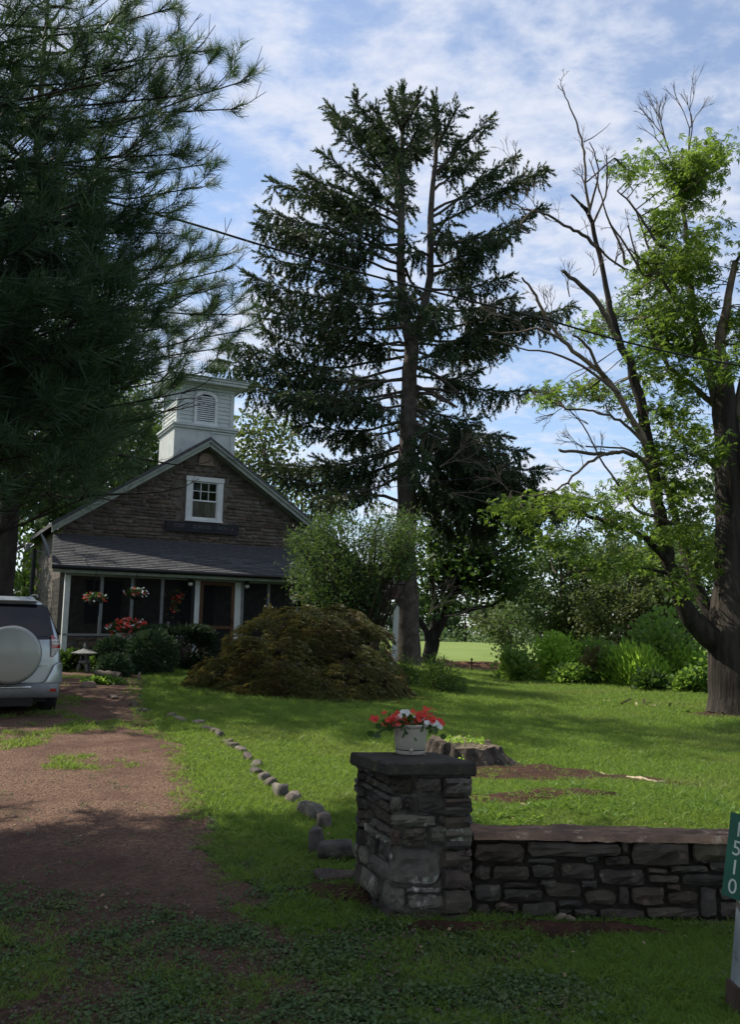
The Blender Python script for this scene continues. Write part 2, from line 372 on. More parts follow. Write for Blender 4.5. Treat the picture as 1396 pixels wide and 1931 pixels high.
M['barkm'] = mat('maple_bark', (.060, .052, .045), (.022, .019, .017), (.13, .085, .06), scale=2.6, bump=1, bscale=9, bdist=.05, stretch=(2, 2, .25), spec=.1, c3_at=(.6, .72))
M['barkl'] = mat('grey_limb_bark', (.15, .125, .105), (.085, .07, .058), scale=5, bump=.8, bscale=16, bdist=.02, stretch=(1, 1, .4), spec=.1)
M['barkd'] = mat('dead_wood_bare', (.23, .18, .14), (.14, .11, .09), scale=5, bump=.5, bscale=22, bdist=.01, spec=.1)
M['twig'] = mat('twig_bark', (.07, .055, .042), (.045, .036, .028), scale=6, bump=0, spec=.1)
M['pine'] = leafmat('pine_needles', (.026, .058, .034), (.054, .096, .050), .25, tcol=(.14, .25, .06))
M['spruce'] = leafmat('spruce_needles', (.022, .044, .022), (.048, .080, .030), .14, c=(.058, .076, .032), big=.8, tcol=(.08, .12, .03))
M['mapleleaf'] = leafmat('maple_leaves', (.055, .118, .022), (.095, .160, .030), .45, c=(.125, .175, .028), big=.9, tcol=(.26, .40, .05))
M['treeleaf'] = leafmat('dark_tree_leaves', (.026, .060, .018), (.050, .092, .024), .32, tcol=(.14, .25, .03))
M['olive'] = leafmat('olive_tree_leaves', (.060, .085, .030), (.090, .120, .040), .32, tcol=(.20, .27, .06))
M['farleaf'] = leafmat('far_tree_leaves', (.040, .075, .028), (.065, .105, .038), .28, c=(.075, .110, .040), big=.15, tcol=(.15, .24, .06))
M['brightleaf'] = leafmat('bright_shrub_leaves', (.17, .30, .035), (.25, .40, .055), .5, tcol=(.42, .66, .07))
M['weedleaf'] = leafmat('border_leaves', (.075, .15, .030), (.12, .20, .045), .42, tcol=(.30, .48, .06))
M['shrubleaf'] = leafmat('willowy_shrub_leaves', (.024, .054, .022), (.042, .082, .028), .28, c=(.062, .105, .030), big=1.2, tcol=(.18, .30, .05))
M['jmaple'] = leafmat('cutleaf_maple_leaves', (.074, .078, .026), (.112, .122, .038), .26, c=(.080, .062, .025), big=1.5, tcol=(.17, .13, .03))
M['yew'] = leafmat('clipped_yew_needles', (.014, .032, .014), (.028, .052, .022), .12, tcol=(.05, .1, .02))
M['juniper'] = leafmat('clipped_juniper_sprays', (.036, .068, .034), (.060, .100, .045), .15, tcol=(.08, .14, .03))
M['grass'] = leafmat('grass_blades', (.082, .162, .026), (.128, .212, .040), .42, c=(.150, .195, .052), big=.6, tcol=(.36, .50, .07), rough=.5)
M['weed'] = leafmat('ground_ivy_leaves', (.050, .095, .034), (.085, .135, .045), .28, c=(.095, .12, .045), big=3, tcol=(.14, .24, .05))
M['redfl'] = leafmat('red_petals', (.60, .035, .03), (.75, .09, .06), .35, tcol=(.8, .1, .06))
M['whitefl'] = leafmat('white_petals', (.75, .76, .74), (.62, .64, .62), .3, tcol=(.8, .8, .75))
M['pot'] = mat('beige_plastic_pot', (.40, .37, .31), (.36, .33, .28), scale=5, bump=.05, rough=.5)
M['carpaint'] = mat('silver_car_paint', (.52, .56, .60), (.50, .54, .58), scale=2, rough=.32, bump=0, metal=.55, spec=.5, coat=.6, co='Object')
M['carcover'] = mat('spare_cover_paint', (.33, .345, .325), (.30, .315, .30), scale=2, rough=.42, bump=0, metal=.35, spec=.5, coat=.4, co='Object')
M['carglass'] = mat('car_privacy_glass', (.005, .008, .016), (.005, .008, .016), rough=.10, bump=0, spec=.35)
M['redlens'] = mat('red_lamp_lens', (.35, .012, .018), (.30, .01, .015), rough=.15, bump=0, spec=.6, coat=.8)
M['clearlens'] = mat('clear_lamp_lens', (.60, .60, .60), (.35, .33, .30), scale=40, rough=.15, bump=.3, spec=.6, coat=.8)
M['chrome'] = mat('silver_bumper_strip', (.62, .63, .65), (.6, .6, .62), rough=.25, bump=0, metal=.8)
M['rubber'] = mat('tyre_rubber', (.018, .018, .018), (.012, .012, .012), scale=20, bump=.3, rough=.85)
M['lantern'] = mat('grey_garden_granite', (.20, .21, .20), (.13, .14, .13), scale=14, bump=.5, bscale=60)
M['metalg'] = mat('grey_painted_metal', (.22, .23, .24), (.17, .18, .19), rough=.5, bump=0, spec=.4)
M['postw'] = mat('peeling_white_post', (.34, .37, .38), (.20, .22, .23), (.09, .075, .06), scale=7, bump=.8, bscale=40, bdist=.006, stretch=(1, 1, .4), c3_at=(.55, .62))
M['postb'] = mat('brown_post_base', (.075, .05, .035), (.045, .03, .022), scale=8, bump=.6, stretch=(1, 1, .3))
M['green'] = mat('green_sign_sheet', (.004, .085, .055), (.004, .075, .048), scale=2, rough=.4, bump=0, spec=.4)
M['digit'] = mat('reflective_white', (.50, .56, .52), (.46, .5, .47), scale=9, rough=.5, bump=0)
M['stump'] = mat('stump_bark', (.085, .065, .050), (.028, .022, .018), (.16, .12, .09), scale=7, bump=1, bscale=16, bdist=.04, stretch=(1.6, 1.6, .5), c3_at=(.58, .7))
M['stumptop'] = mat('stump_cut_wood', (.17, .13, .09), (.09, .07, .05), scale=8, bump=.8, bscale=30)
M['root'] = mat('bare_pale_root', (.42, .34, .24), (.28, .21, .14), scale=9, bump=.6, bscale=30)
M['cable'] = mat('cable_rubber', (.018, .018, .02), (.015, .015, .016), bump=0, rough=.6)
M['litter'] = mat('dry_leaf_litter', (.34, .25, .16), (.22, .15, .09), scale=20, bump=.2)
M['iron'] = mat('rusty_iron', (.05, .028, .02), (.03, .02, .015), bump=.3)
M['pebble'] = mat('pebbles', (.16, .105, .09), (.09, .06, .05), scale=30, bump=.3, per_obj=.8)
#==PART2==

# ------------------------------------------------------------------ terrain, drive, field
def axis(lo, hi, fine_lo, fine_hi, fs, grow=1.16):
    a = list(np.arange(fine_lo, fine_hi+1e-6, fs)); s = fs
    while a[-1] < hi: s *= grow; a.append(a[-1]+s)
    s = fs
    while a[0] > lo: s *= grow; a.insert(0, a[0]-s)
    return np.array(a)
def grid(xs, ys, zf):
    X, Y = np.meshgrid(xs, ys); Z = zf(X, Y); V = np.stack([X, Y, Z], -1).reshape(-1, 3); nx = len(xs); ny = len(ys)
    i = (np.arange(ny-1)[:, None]*nx+np.arange(nx-1)[None, :]).ravel(); return V, np.stack([i, i+1, i+nx+1, i+nx], 1)
V, F = grid(axis(-900, 900, -9, 12, .2), axis(-120, 1500, -2, 34, .2), terr)
ground = obj('ground', V, F, M['ground'], smooth=True, kind='structure')
_dy = [-30, 0, 2.5, 4, 5.5, 7.5, 9, 10.6, 13.5, 16, 19]; _dx = [.9, .5, .35, .05, -.55, -1.25, -1.65, -2.1, -3.25, -3.9, -4.6]
def drive_edge(y): return np.interp(y, _dy, _dx)
ys = axis(-60, 19, -2, 19, .12); us = np.linspace(0, 1, 40); Vd = []
for y in ys:
    r = drive_edge(y)+(fbm(0, y, 1.3)-.5)*.5+(fbm(9, y, 5)-.5)*.25; l = -9.5
    for u in us: x = l+(r-l)*u; Vd.append((x, y, float(terr(x, y))+.014*(1 if u < .99 else -.6)))
nx = len(us); i = (np.arange(len(ys)-1)[:, None]*nx+np.arange(nx-1)[None, :]).ravel()
obj('driveway', Vd, np.stack([i, i+1, i+nx+1, i+nx], 1), M['gravel'], smooth=True, kind='structure')
V, F = grid(np.linspace(-60, 220, 90), np.linspace(40.2, 152, 60), lambda x, y: terr(x, y)+.10+.0*x); obj('far_field', V, F, M['field'], smooth=True, kind='structure')
V, F = grid(np.linspace(-1, 12, 90), np.linspace(37.2, 40.6, 16), lambda x, y: terr(x, y)-.03+np.interp(y, [37.2, 37.8, 38.6, 40.2, 40.6], [0, .12, .32, .18, 0])*(1+.5*(fbm(x, y, 1.5)-.5)))
obj('earth_bank', V, F, M['bank'], smooth=True, kind='structure')

# ------------------------------------------------------------------ stones
def stone(w, h, d, rng, nx=3, nz=2, bul=.02, rnd=.07, rough=.012):
    """a rough stone block; centre of its face at the origin, face towards -y, body towards +y"""
    V = []; F = []; ch = min(w, h)*.12; bul *= .45
    sx = [rng.uniform(-.06, .06) for _ in range(4)]; cx4 = [rng.uniform(-.5, 1)*.07 for _ in range(4)]; cz4 = [rng.uniform(-.4, 1)*.10 for _ in range(4)]; pl = (rng.uniform(-.02, .02), rng.uniform(-.03, .03))
    for j in range(nz+1):
        for i in range(nx+1):
            a = 2*i/nx-1; b = 2*j/nz-1
            k = 1-rnd*(abs(a)**6*abs(b)**6)
            x = a*k*(w/2-ch*.5); z = b*k*(h/2-ch*.5)*(1+sx[0]*a+sx[1]*a*a)
            ci = (1 if a > 0 else 0)+(2 if b > 0 else 0); kk = abs(a)**2*abs(b)**2; x *= 1-cx4[ci]*kk; z *= 1-cz4[ci]*kk
            e = max(abs(a), abs(b)); y = pl[0]*a*w+pl[1]*b*h*2+-bul*(1-a**4)*(1-b**4)+(ch*.25 if e > .99 else 0)+rng.normal(0, rough)*(.5 if e > .99 else 1)
            V.append((x+rng.normal(0, rough*.5), y, z+rng.normal(0, rough*.4)))
    for j in range(nz):
        for i in range(nx): p = j*(nx+1)+i; F.append((p, p+1, p+nx+2, p+nx+1))
    ring = [i for i in range(nx+1)]+[(j+1)*(nx+1)-1 for j in range(1, nz+1)]+[nz*(nx+1)+i for i in range(nx-1, -1, -1)]+[j*(nx+1) for j in range(nz-1, 0, -1)]
    n = len(ring); b0 = len(V)
    for lay, (yy, sc) in enumerate(((ch*.9, 1), (d, .98))):
        for r in ring:
            x, y, z = V[r]; fx = (w/2)/max(w/2-ch*.5, 1e-6); fz = (h/2)/max(h/2-ch*.5, 1e-6); V.append((x*fx*sc, yy, z*fz*sc))
    for q in range(n):
        F.append((ring[(q+1) % n], ring[q], b0+q, b0+(q+1) % n)); F.append((b0+(q+1) % n, b0+q, b0+n+q, b0+n+(q+1) % n))
    F.append(tuple(b0+n+q for q in range(n))[::-1])
    return V, F
rng = random.Random(11)
class _r:
    uniform = staticmethod(rng.uniform); normal = staticmethod(rng.gauss)
def put_stone(name, parent, w, h, d, pos, xdir, mat_, nx=3, nz=2, bul=.02, rough=.01, smooth=False, **k):
    """pos = face centre (parent's coordinates), xdir = unit (x,y) along the face; the stone's face looks to the right-hand side of it"""
    V, F = stone(w, h, d, _r, nx, nz, bul, rough=rough, **k)
    o = obj(name, V, F, mat_, parent, smooth); o.location = pos; o.rotation_euler = (0, 0, math.atan2(xdir[1], xdir[0])); return o

# garden wall: laid out stone by stone, right of the pillar
WY = 5.20
def wallpt(zx, zy):     # traced stone corner -> wall plane
    v = ray(860+zx/2.604, 1550+zy/2.604); q = CAM+v*(WY/v[1]); return q[0], q[2]
wall = thing('garden_wall', 'low dark dry-laid stone wall with flaking sunlit top, running right from the pillar', 'wall', (0.62, WY, 0))
WR = [(85,335,105,200),(350,810,98,172),(816,852,96,150),(865,1152,92,215),(1165,1420,88,200),(350,500,180,204),(735,860,165,220),(1172,1240,178,205),(1247,1385,188,246),
(95,172,215,290),(184,366,215,290),(376,488,212,278),(520,690,205,285),(946,1045,226,256),(1056,1240,215,250),(706,936,235,318),(946,1100,262,300),(1115,1390,256,314),(618,700,290,326),
(236,405,298,322),(415,500,290,318),(1036,1106,305,334),(95,226,308,396),(236,430,328,386),(440,620,302,376),(636,790,335,414),(801,858,322,412),(868,1030,320,416),(1040,1196,342,408),
(1204,1294,326,475),(1300,1400,325,385),(95,172,405,486),(190,310,398,438),(192,315,446,488),(326,496,395,483),(508,626,386,418),(506,576,427,456),(583,696,428,462),(702,936,428,528),(945,1200,420,482),(1302,1410,394,476),
(505,690,470,505),(110,200,498,540),(212,400,492,532),(990,1200,490,540),(1210,1400,484,535),(945,980,492,540),(410,495,494,530),(640,700,160,200)]
for (a, b, c, d_) in WR:
    x0, z1 = wallpt(a, c); x1, z0 = wallpt(b, d_)
    w = x1-x0-.006; h = z1-z0-.004
    top = c < 110
    put_stone('stone', wall, w, h, .22, ((x0+x1)/2-.62, rng.uniform(-.012, .012)+(-.015 if top else .0), (z0+z1)/2), (1, 0), M['wstone'], 5 if w > .2 else 3, 3, .018, .006)
x = wallpt(1425, 100)[0]; ztop = wallpt(1300, 90)[1]
for row, (z0, z1) in enumerate(((.0, .09), (.09, .155), (.155, .25), (.25, .305), (.305, ztop))):
    xx = x-.02+rng.uniform(0, .05)
    while xx < 5.2:
        w = rng.uniform(.16, .42); put_stone('stone', wall, w-.012, z1-z0-.01, .22, (xx+w/2-.62, rng.uniform(-.01, .01), (z0+z1)/2), (1, 0), M['wstone'], 4, 2, .018, .006); xx += w
mb = MB(); mb.box(0.0, 4.6, .035, .245, -.15, ztop-.02); mb.build('core', M['wcore'], wall)
xs = np.linspace(-.0, 4.62, 150); ysv = np.linspace(-.022, .30, 14)
def cz(x, y):
    e = np.minimum(1, np.minimum((y+.022)/.02, (.30-y)/.03)); return ztop+.012+(fbm(x+5, y*2, 5)-.5)*.035*e+(fbm(x, y, 17)-.5)*.018-.028*(1-e)
V, F = grid(xs, ysv, cz); obj('coping', V, F, M['coping'], wall)
V2 = []; F2 = []
mb = MB(); mb.box(0.0, 4.62, .22, .30, -.15, ztop-.012); mb.build('back_face', M['wcore'], wall)

# gate pillar
PA = np.array([.152, 5.146]); PB = np.array([.604, 5.128]); PC = np.array([-.054, 5.789]); 
ZT = at(730, 1437, 5.10)[2]
pillar = thing('gate_pillar', 'square dark stone gate pillar with a broad slab cap and pale lime stains', 'pillar', (PA[0], PA[1], 0))
fd = nrm(PB-PA); FW = np.linalg.norm(PB-PA); sdv = nrm(PA-PC); SWd = np.linalg.norm(PA-PC)
def pz(zy, Y=5.14): return at(560+700/3.173, 1320+zy/3.173, Y)[2]
def fx(zx, zy): v = at(560+zx/3.173, 1320+zy/3.173, 5.14); return (v[0]-PA[0])
PF = [(515,700,458,572,0),(706,872,458,568,0),(880,1055,456,572,0),(545,636,580,672,1),(642,704,582,676,0),(722,1062,578,682,0),(505,835,684,762,1),(846,948,686,742,0),(955,1062,690,740,0),
(470,620,770,885,2),(628,784,764,886,0),(792,1064,748,866,1),(540,868,894,1116,3),(880,944,886,940,0),(950,1058,888,940,0),(882,944,946,1046,0),(950,1058,946,1046,0),(890,1060,1056,1146,0),
(655,870,1122,1150,1),(455,652,1128,1268,3),(660,1060,1162,1266,1),(540,680,1276,1372,0),(690,832,1276,1382,2),(860,1060,1272,1385,2)]
pm = {0: M['pstone'], 1: M['lichen'], 2: M['pstone'], 3: M['lichen']}
for (a, b, c, d_, k) in PF:
    x0 = max(fx(a, (c+d_)/2), -.012); x1 = min(fx(b, (c+d_)/2), FW+.008); z1 = pz(c); z0 = pz(d_)
    out_ = rng.uniform(-.012, .012)
    p = fd*(x0+x1)/2; nn = np.array([fd[1], -fd[0]])
    put_stone('stone', pillar, (x1-x0)-.012, (z1-z0)-.012, .20, (p[0]+nn[0]*out_, p[1]+nn[1]*out_, (z0+z1)/2), fd, pm[k], 7, 5, .02, .0055)
# left face courses (from the back corner to the front corner)
lz = [458, 520, 575, 620, 684, 766, 830, 890, 1000, 1122, 1272, 1385]
zs = [pz(q) for q in lz]
for r_, (zt, zb) in enumerate(zip(zs[:-1], zs[1:])):
    cuts = [0, rng.uniform(.25, .42), rng.uniform(.58, .75), 1] if r_ % 3 != 2 else [0, rng.uniform(.4, .6), 1]
    for c0, c1 in zip(cuts[:-1], cuts[1:]):
        w = SWd*(c1-c0); mid = (PC-PA)+sdv*SWd*(c0+c1)/2; nn = np.array([sdv[1], -sdv[0]]); o_ = rng.uniform(-.015, .02)
        m_ = M['lichen'] if (r_ in (6, 8, 9) and rng.random() < .6) else M['pstone']
        put_stone('stone', pillar, w-.012, (zt-zb)-.011, .18, (mid[0]+nn[0]*o_, mid[1]+nn[1]*o_, (zt+zb)/2), sdv, m_, 5, 3, .02, .0055)
# hidden right and back faces
PD = PC+(PB-PA)
for (q0, q1) in ((PB, PD), (PD, PC)):
    dv = nrm(q1-q0); L = np.linalg.norm(q1-q0); nn = np.array([dv[1], -dv[0]])
    for r_, (zt, zb) in enumerate(zip(zs[:-1:1], zs[1:])):
        cuts = [0, rng.uniform(.3, .6), 1]
        for c0, c1 in zip(cuts[:-1], cuts[1:]):
            mid = (q0-PA)+dv*L*(c0+c1)/2; put_stone('stone', pillar, L*(c1-c0)-.012, (zt-zb)-.011, .15, (mid[0], mid[1], (zt+zb)/2), dv, M['pstone'], 3, 2, .018, .005)
mb = MB(); ins = .035
cen = (PA+PB+PC+PD)/4
q = [cen+(c-cen)*.90-PA for c in (PA, PB, PD, PC)]
mb.add([(p[0], p[1], -.2) for p in q]+[(p[0], p[1], zs[0]+.02) for p in q], [(0, 3, 2, 1), (4, 5, 6, 7)]+[(i, (i+1) % 4, (i+1) % 4+4, i+4) for i in range(4)])
mb.build('mortar', M['pmortar'], pillar)
# slab cap: a rough slab following the traced corners
zc1 = ZT; zc0 = pz(455)+.004
cp = [at(730, 1437, 1)[:2]*0]*0
def onz(px, py, z): v = ray(px, py); t = (z-CAM[2])/v[2]; return (CAM+v*t)[:2]
c0 = onz(729, 1438, zc1); c1 = onz(900, 1438, zc1); c3 = onz(661, 1418, zc1); c2 = c3+(c1-c0)
n = 10; V = []; F = []
for lay in range(4):
    zz = [zc0, zc0+.012, zc1-.010, zc1][lay]; ing = [.012, 0, 0, .010][lay]
    for (a, b) in ((c0, c1), (c1, c2), (c2, c3), (c3, c0)):
        for i in range(n):
            p = a+(b-a)*i/n; cc_ = (c0+c2)/2; dv = nrm(cc_-p); s_ = .010*(fbm(p[0]*9+lay*.3, p[1]*9, 3)-.5)*2
            p = p+dv*(ing+s_); V.append((p[0]-PA[0], p[1]-PA[1], zz+.004*(fbm(p[0], p[1], 20)-.5)))
m_ = 4*n
for l in range(3):
    for i in range(m_): F.append((l*m_+i, l*m_+(i+1) % m_, (l+1)*m_+(i+1) % m_, (l+1)*m_+i))
F.append(tuple(range(m_))[::-1]); F.append(tuple(3*m_+i for i in range(m_)))
obj('cap_slab', V, F, M['capstone'], pillar)

# flower pot on the pillar
pb = onz(774, 1421, ZT)
pot = thing('flower_pot', 'round beige plastic flower pot with red and white blooms on top of the stone pillar', 'flower pot', (pb[0], pb[1], ZT+.002))
mb = MB(); mb.lathe([(.086, 0), (.088, .004), (.090, .022), (.0885, .026), (.0915, .030), (.098, .090), (.104, .150), (.1045, .156), (.110, .158), (.111, .176), (.106, .176), (.102, .16), (.1, .15)], 40); mb.build('pot_body', M['pot'], pot, True)
mb = MB(); mb.lathe([(.0905, .0235), (.0922, .0245), (.0922, .0285), (.0905, .0295)], 40); mb.build('saucer_joint', M['black'], pot, True)
mb = MB(); mb.lathe([(.0, 0), (.012, 0), (.013, .006), (.0, .010)], 14)
k = obj('drain_plug', [(v[0], -.090-v[2], .030+v[1]) for v in mb.V], mb.F, M['pot'], pot, True)
mb = MB(); mb.lathe([(.098, .15), (.04, .158), (.001, .16)], 24); mb.build('soil', M['dirt'], pot)
n = 190; P = np.column_stack([R.normal(0, .085, n), R.normal(0, .06, n), .16+np.abs(R.normal(0, .022, n))]); P[:, 2] -= np.maximum(0, np.hypot(P[:, 0], P[:, 1])-.11)*.7
D = P*[1, 1, 0]+R.normal(0, .05, (n, 3)); D[:, 2] += R.uniform(-.09, .05, n)
V, F = place(*OAKY, P, D, rdir(n, 1.4), R.uniform(.03, .055, n)); obj('leaves', V, F, M['treeleaf'], pot)
tb = TB()
for i in range(26):
    a = R.uniform(0, 6.28); r = R.uniform(.02, .15); tb.add([(0, 0, .13), (math.cos(a)*r*.5, math.sin(a)*r*.4, .19), (math.cos(a)*r, math.sin(a)*r*.8, .20)], [.002, .002, .0015], 3)
tb.build('stems', M['treeleaf'], pot, world=False)
PET = (np.array([[0, 0, 0], [.30, .5, .05], [0, .62, .0], [-.30, .5, .05]]), np.array([[0, 1, 2], [0, 2, 3]]))
def flowers(centers, size, nblooms=7, spread=.022):
    P = []; D = []; Nn = []
    for c in centers:
        for b in range(nblooms):
            p = np.array(c)+R.normal(0, spread, 3)*[1, 1, .7]; nn = nrm(np.array([R.normal(0, .4), -.7+R.normal(0, .4), .7]))
            e = nrm(np.cross(nn, rdir(1)[0])); f = np.cross(nn, e)
            for q in range(5): a = q*1.2566; P.append(p); D.append(e*math.cos(a)+f*math.sin(a)+nn*.15); Nn.append(nn)
    P = np.array(P); return place(*PET, P, np.array(D), np.array(Nn), size*R.uniform(.8, 1.1, len(P)))
def pfl(px, py, dy=0): q = at(px, py, pb[1]+dy); return (q[0]-pb[0], dy, q[2]-ZT)
redc = [pfl(*a) for a in ((735, 1358, -.05), (747, 1360, -.06), (757, 1362, -.05), (738, 1366, -.02), (770, 1357, 0), (765, 1362, -.04), (796, 1347, 0), (805, 1344, 0), (790, 1352, .03), (822, 1358, -.03), (829, 1362, -.02), (711, 1357, -.02), (782, 1366, -.07), (775, 1349, .04), (753, 1352, .05))]
for c_ in redc: V, F = flowers([c_], .030, 7); obj('red_bloom', V, F, M['redfl'], pot)
for c_ in [pfl(*a) for a in ((750, 1352, -.05), (763, 1345, 0), (770, 1349, -.02), (802, 1365, -.06), (820, 1366, -.05), (826, 1366, -.04))]: V, F = flowers([c_], .030, 4, .014); obj('white_bloom', V, F, M['whitefl'], pot)
mb = MB(); mb.V = []; 
V, F = place(*OAKY, [(p[0]+R.uniform(-.12, .12), p[1]+R.uniform(-.05, .10), ZT+.004) for p in [pb]*9], rdir(9)*[1, 1, 0], np.tile([0, 0, 1.], (9, 1)), R.uniform(.02, .035, 9))
obj('fallen_petals', V, F, M['litter'], kind='stuff')

# loose stones by the pillar
def boulder(name, label, c, size, m_, rotz=0, group=None, cat='stone', parent=None, rough=.20, tilt=0):
    import bmesh
    bm = bmesh.new(); bmesh.ops.create_icosphere(bm, subdivisions=3, radius=1)
    V = np.array([v.co[:] for v in bm.verts]); F = [tuple(v.index for v in f.verts) for f in bm.faces]; bm.free()
    V = np.sign(V)*np.abs(V)**.42; V = V/np.max(np.abs(V)); ph = R.uniform(0, 50)
    cut = [nrm(R.normal(size=3)) for _ in range(5)]
    for cn in cut: dd = V@cn; V = V-np.maximum(0, dd-R.uniform(.72, 1.0))[:, None]*cn
    V = V*(1+rough*(fbm(V[:, 0]*1.3+ph, V[:, 1]*1.3+V[:, 2]*1.1, 1.3)-.5)[:, None]*2+.05*(vn(V[:, 0]*5+ph, V[:, 1]*5+V[:, 2]*4)-.5)[:, None])*np.array(size)/2
    o = obj(name, V, np.array(F), m_, parent, False); o.location = c; o.rotation_euler = (tilt, R.uniform(-.05, .05), rotz)
    if label: tag(o, label, cat, group)
    return o
g = gnd(630, 1628); boulder('loose_stone', 'long grey block lying against the left foot of the stone pillar', (g[0]+.02, g[1]+.03, g[2]+.07), (.27, .17, .13), M['curb'], .15)
g = gnd(655, 1660); boulder('loose_stone', 'flat brown slab leaning on the ground just below the long grey block', (g[0]-.07, g[1]-.02, g[2]+.03), (.27, .18, .06), M['pstone'], .35, tilt=.2)
g = gnd(597, 1612); boulder('loose_stone', 'upright mossy stone at the near end of the lawn edging', (g[0], g[1]+.05, g[2]+.07), (.10, .20, .2), M['curb'], -.2)
edging = thing('stone_edging', 'crooked line of half-buried rough stones between the gravel drive and the lawn', 'edging', gnd(490, 1470))
EP = [(617, 1562, .22), (585, 1540, .30), (556, 1512, .24), (535, 1502, .16), (514, 1482, .20), (497, 1472, .12), (487, 1460, .10), (478, 1446, .16), (468, 1434, .12), (455, 1420, .12), (440, 1410, .14), (426, 1402, .13), (416, 1390, .14), (404, 1383, .12), (395, 1377, .10), (372, 1366, .12), (345, 1361, .18), (325, 1352, .12), (268, 1343, .10), (250, 1332, .16), (215, 1318, .12)]
ed0 = np.array(edging.location)
for k, (px, py, s) in enumerate(EP):
    g = gnd(px, py); nxt = gnd(*EP[min(k+1, len(EP)-1)][:2]); pv = gnd(*EP[max(k-1, 0)][:2]); dv = nxt-pv; a = math.atan2(dv[1], dv[0])
    L = np.linalg.norm(dv[:2])/2*.95
    boulder('stone', None, (g[0]-ed0[0]+R.uniform(-.03, .03), g[1]-ed0[1], g[2]-ed0[2]+.012), (min(L, .38)*R.uniform(.7, 1.0), R.uniform(.09, .15)*(1.2 if k < 4 else 1), R.uniform(.10, .16)*(1.35 if k < 4 else .9)), M['curb'], a+R.uniform(-.15, .15), parent=edging)

# stump, roots, debris
g = gnd(876, 1441)
st = thing('tree_stump', 'wide sawn tree stump with ridged dark bark and weeds on its top, behind the pillar', 'stump', g)
n = 72; V = []; F = []; lev = [(-.06, 1.34), (.0, 1.25), (.06, 1.10), (.14, 1.0), (.20, .95), (.235, .90)]
for (z, s) in lev:
    for i in range(n):
        a = 2*math.pi*i/n; ridg = 1+.05*math.sin(a*17+vn(a*3, z*3)*4)+.05*(vn(a*6, z*5)-.5)*2+.03*(vn(a*22, z*9)-.5)*2
        fl = 1+(.20 if math.cos(a-5.9) > .6 else 0)*max(0, (.15-z))/.15*math.cos(a-5.9)
        V.append((math.cos(a)*.42*s*ridg*fl, math.sin(a)*.30*s*ridg, z*(1+.12*math.cos(a-2.6)) + (.05*(vn(a*4, 3)-.5)*2 if z > .15 else 0)))
for l in range(len(lev)-1):
    for i in range(n): F.append((l*n+i, l*n+(i+1) % n, (l+1)*n+(i+1) % n, (l+1)*n+i))
obj('bark', V, F, M['stump'], st, True)
top = [V[(len(lev)-1)*n+i] for i in range(n)]; obj('cut_top', top+[(0, 0, .225)], [(i, (i+1) % n, n) for i in range(n)], M['stumptop'], st)
n = 260; P = np.column_stack([R.uniform(-.22, .22, n), R.uniform(-.18, .18, n), np.full(n, .235)+np.abs(R.normal(0, .02, n))]); D = rdir(n, .6)
V, F = place(*OAKY, P, D, rdir(n, 1.5), R.uniform(.015, .035, n)); obj('weeds_on_top', V, F, M['brightleaf'], st, kind='stuff')
P = np.array([(-.06+R.normal(0, .03), -.36+R.normal(0, .01), .09+R.normal(0, .03)) for _ in range(14)]); V, F = place(*OAKY, P, rdir(14, .3)+[0, -.8, 0], rdir(14, .8), .04); obj('sprout', V, F, M['brightleaf'], st, kind='stuff')
def rootobj(pts, rad, label, m_=M['root'], amt=.008, n=8, zoff=.02, cat='root', name='surface_root'):
    P = [gnd(*p) for p in pts]; P = [p+np.array([0, 0, zoff]) for p in P]; Q = jit(P, amt, 4); o = MB().tube(Q, lerp_r(rad, 4), n).build(name, m_, None, True); tag(o, label, cat); return o
rootobj([(1128, 1462), (1165, 1470), (1200, 1474), (1235, 1480), (1262, 1482)], [.012, .03, .035, .03, .02], 'long pale weathered root lying across the bare soil patch', M['root'])
rootobj([(1240, 1482), (1265, 1487), (1288, 1494)], [.02, .024, .012], 'short dark stick at the right end of the long pale root', M['stump'])
rootobj([(950, 1506), (962, 1504), (975, 1514), (988, 1522), (1002, 1527)], [.010, .018, .018, .012, .005], 'short curved cream root above the middle of the wall', M['root'], .004)
rootobj([(948, 1441), (965, 1446), (972, 1450)], [.03, .04, .02], 'grey root flare at the right foot of the stump', M['stump'])
rootobj([(668, 1645), (660, 1660), (648, 1668), (640, 1672)], [.006, .012, .009, .004], 'pale twisted root stub at the pillar foot', M['root'], .004)
rootobj([(1042, 1742), (1062, 1735), (1078, 1740), (1095, 1748)], [.008, .022, .02, .006], 'grey splintered branch piece on the grass below the wall', M['barkd'], .008)
M['mulch'] = M['dirt']
def patch(name, pts, seedn=0):
    pass
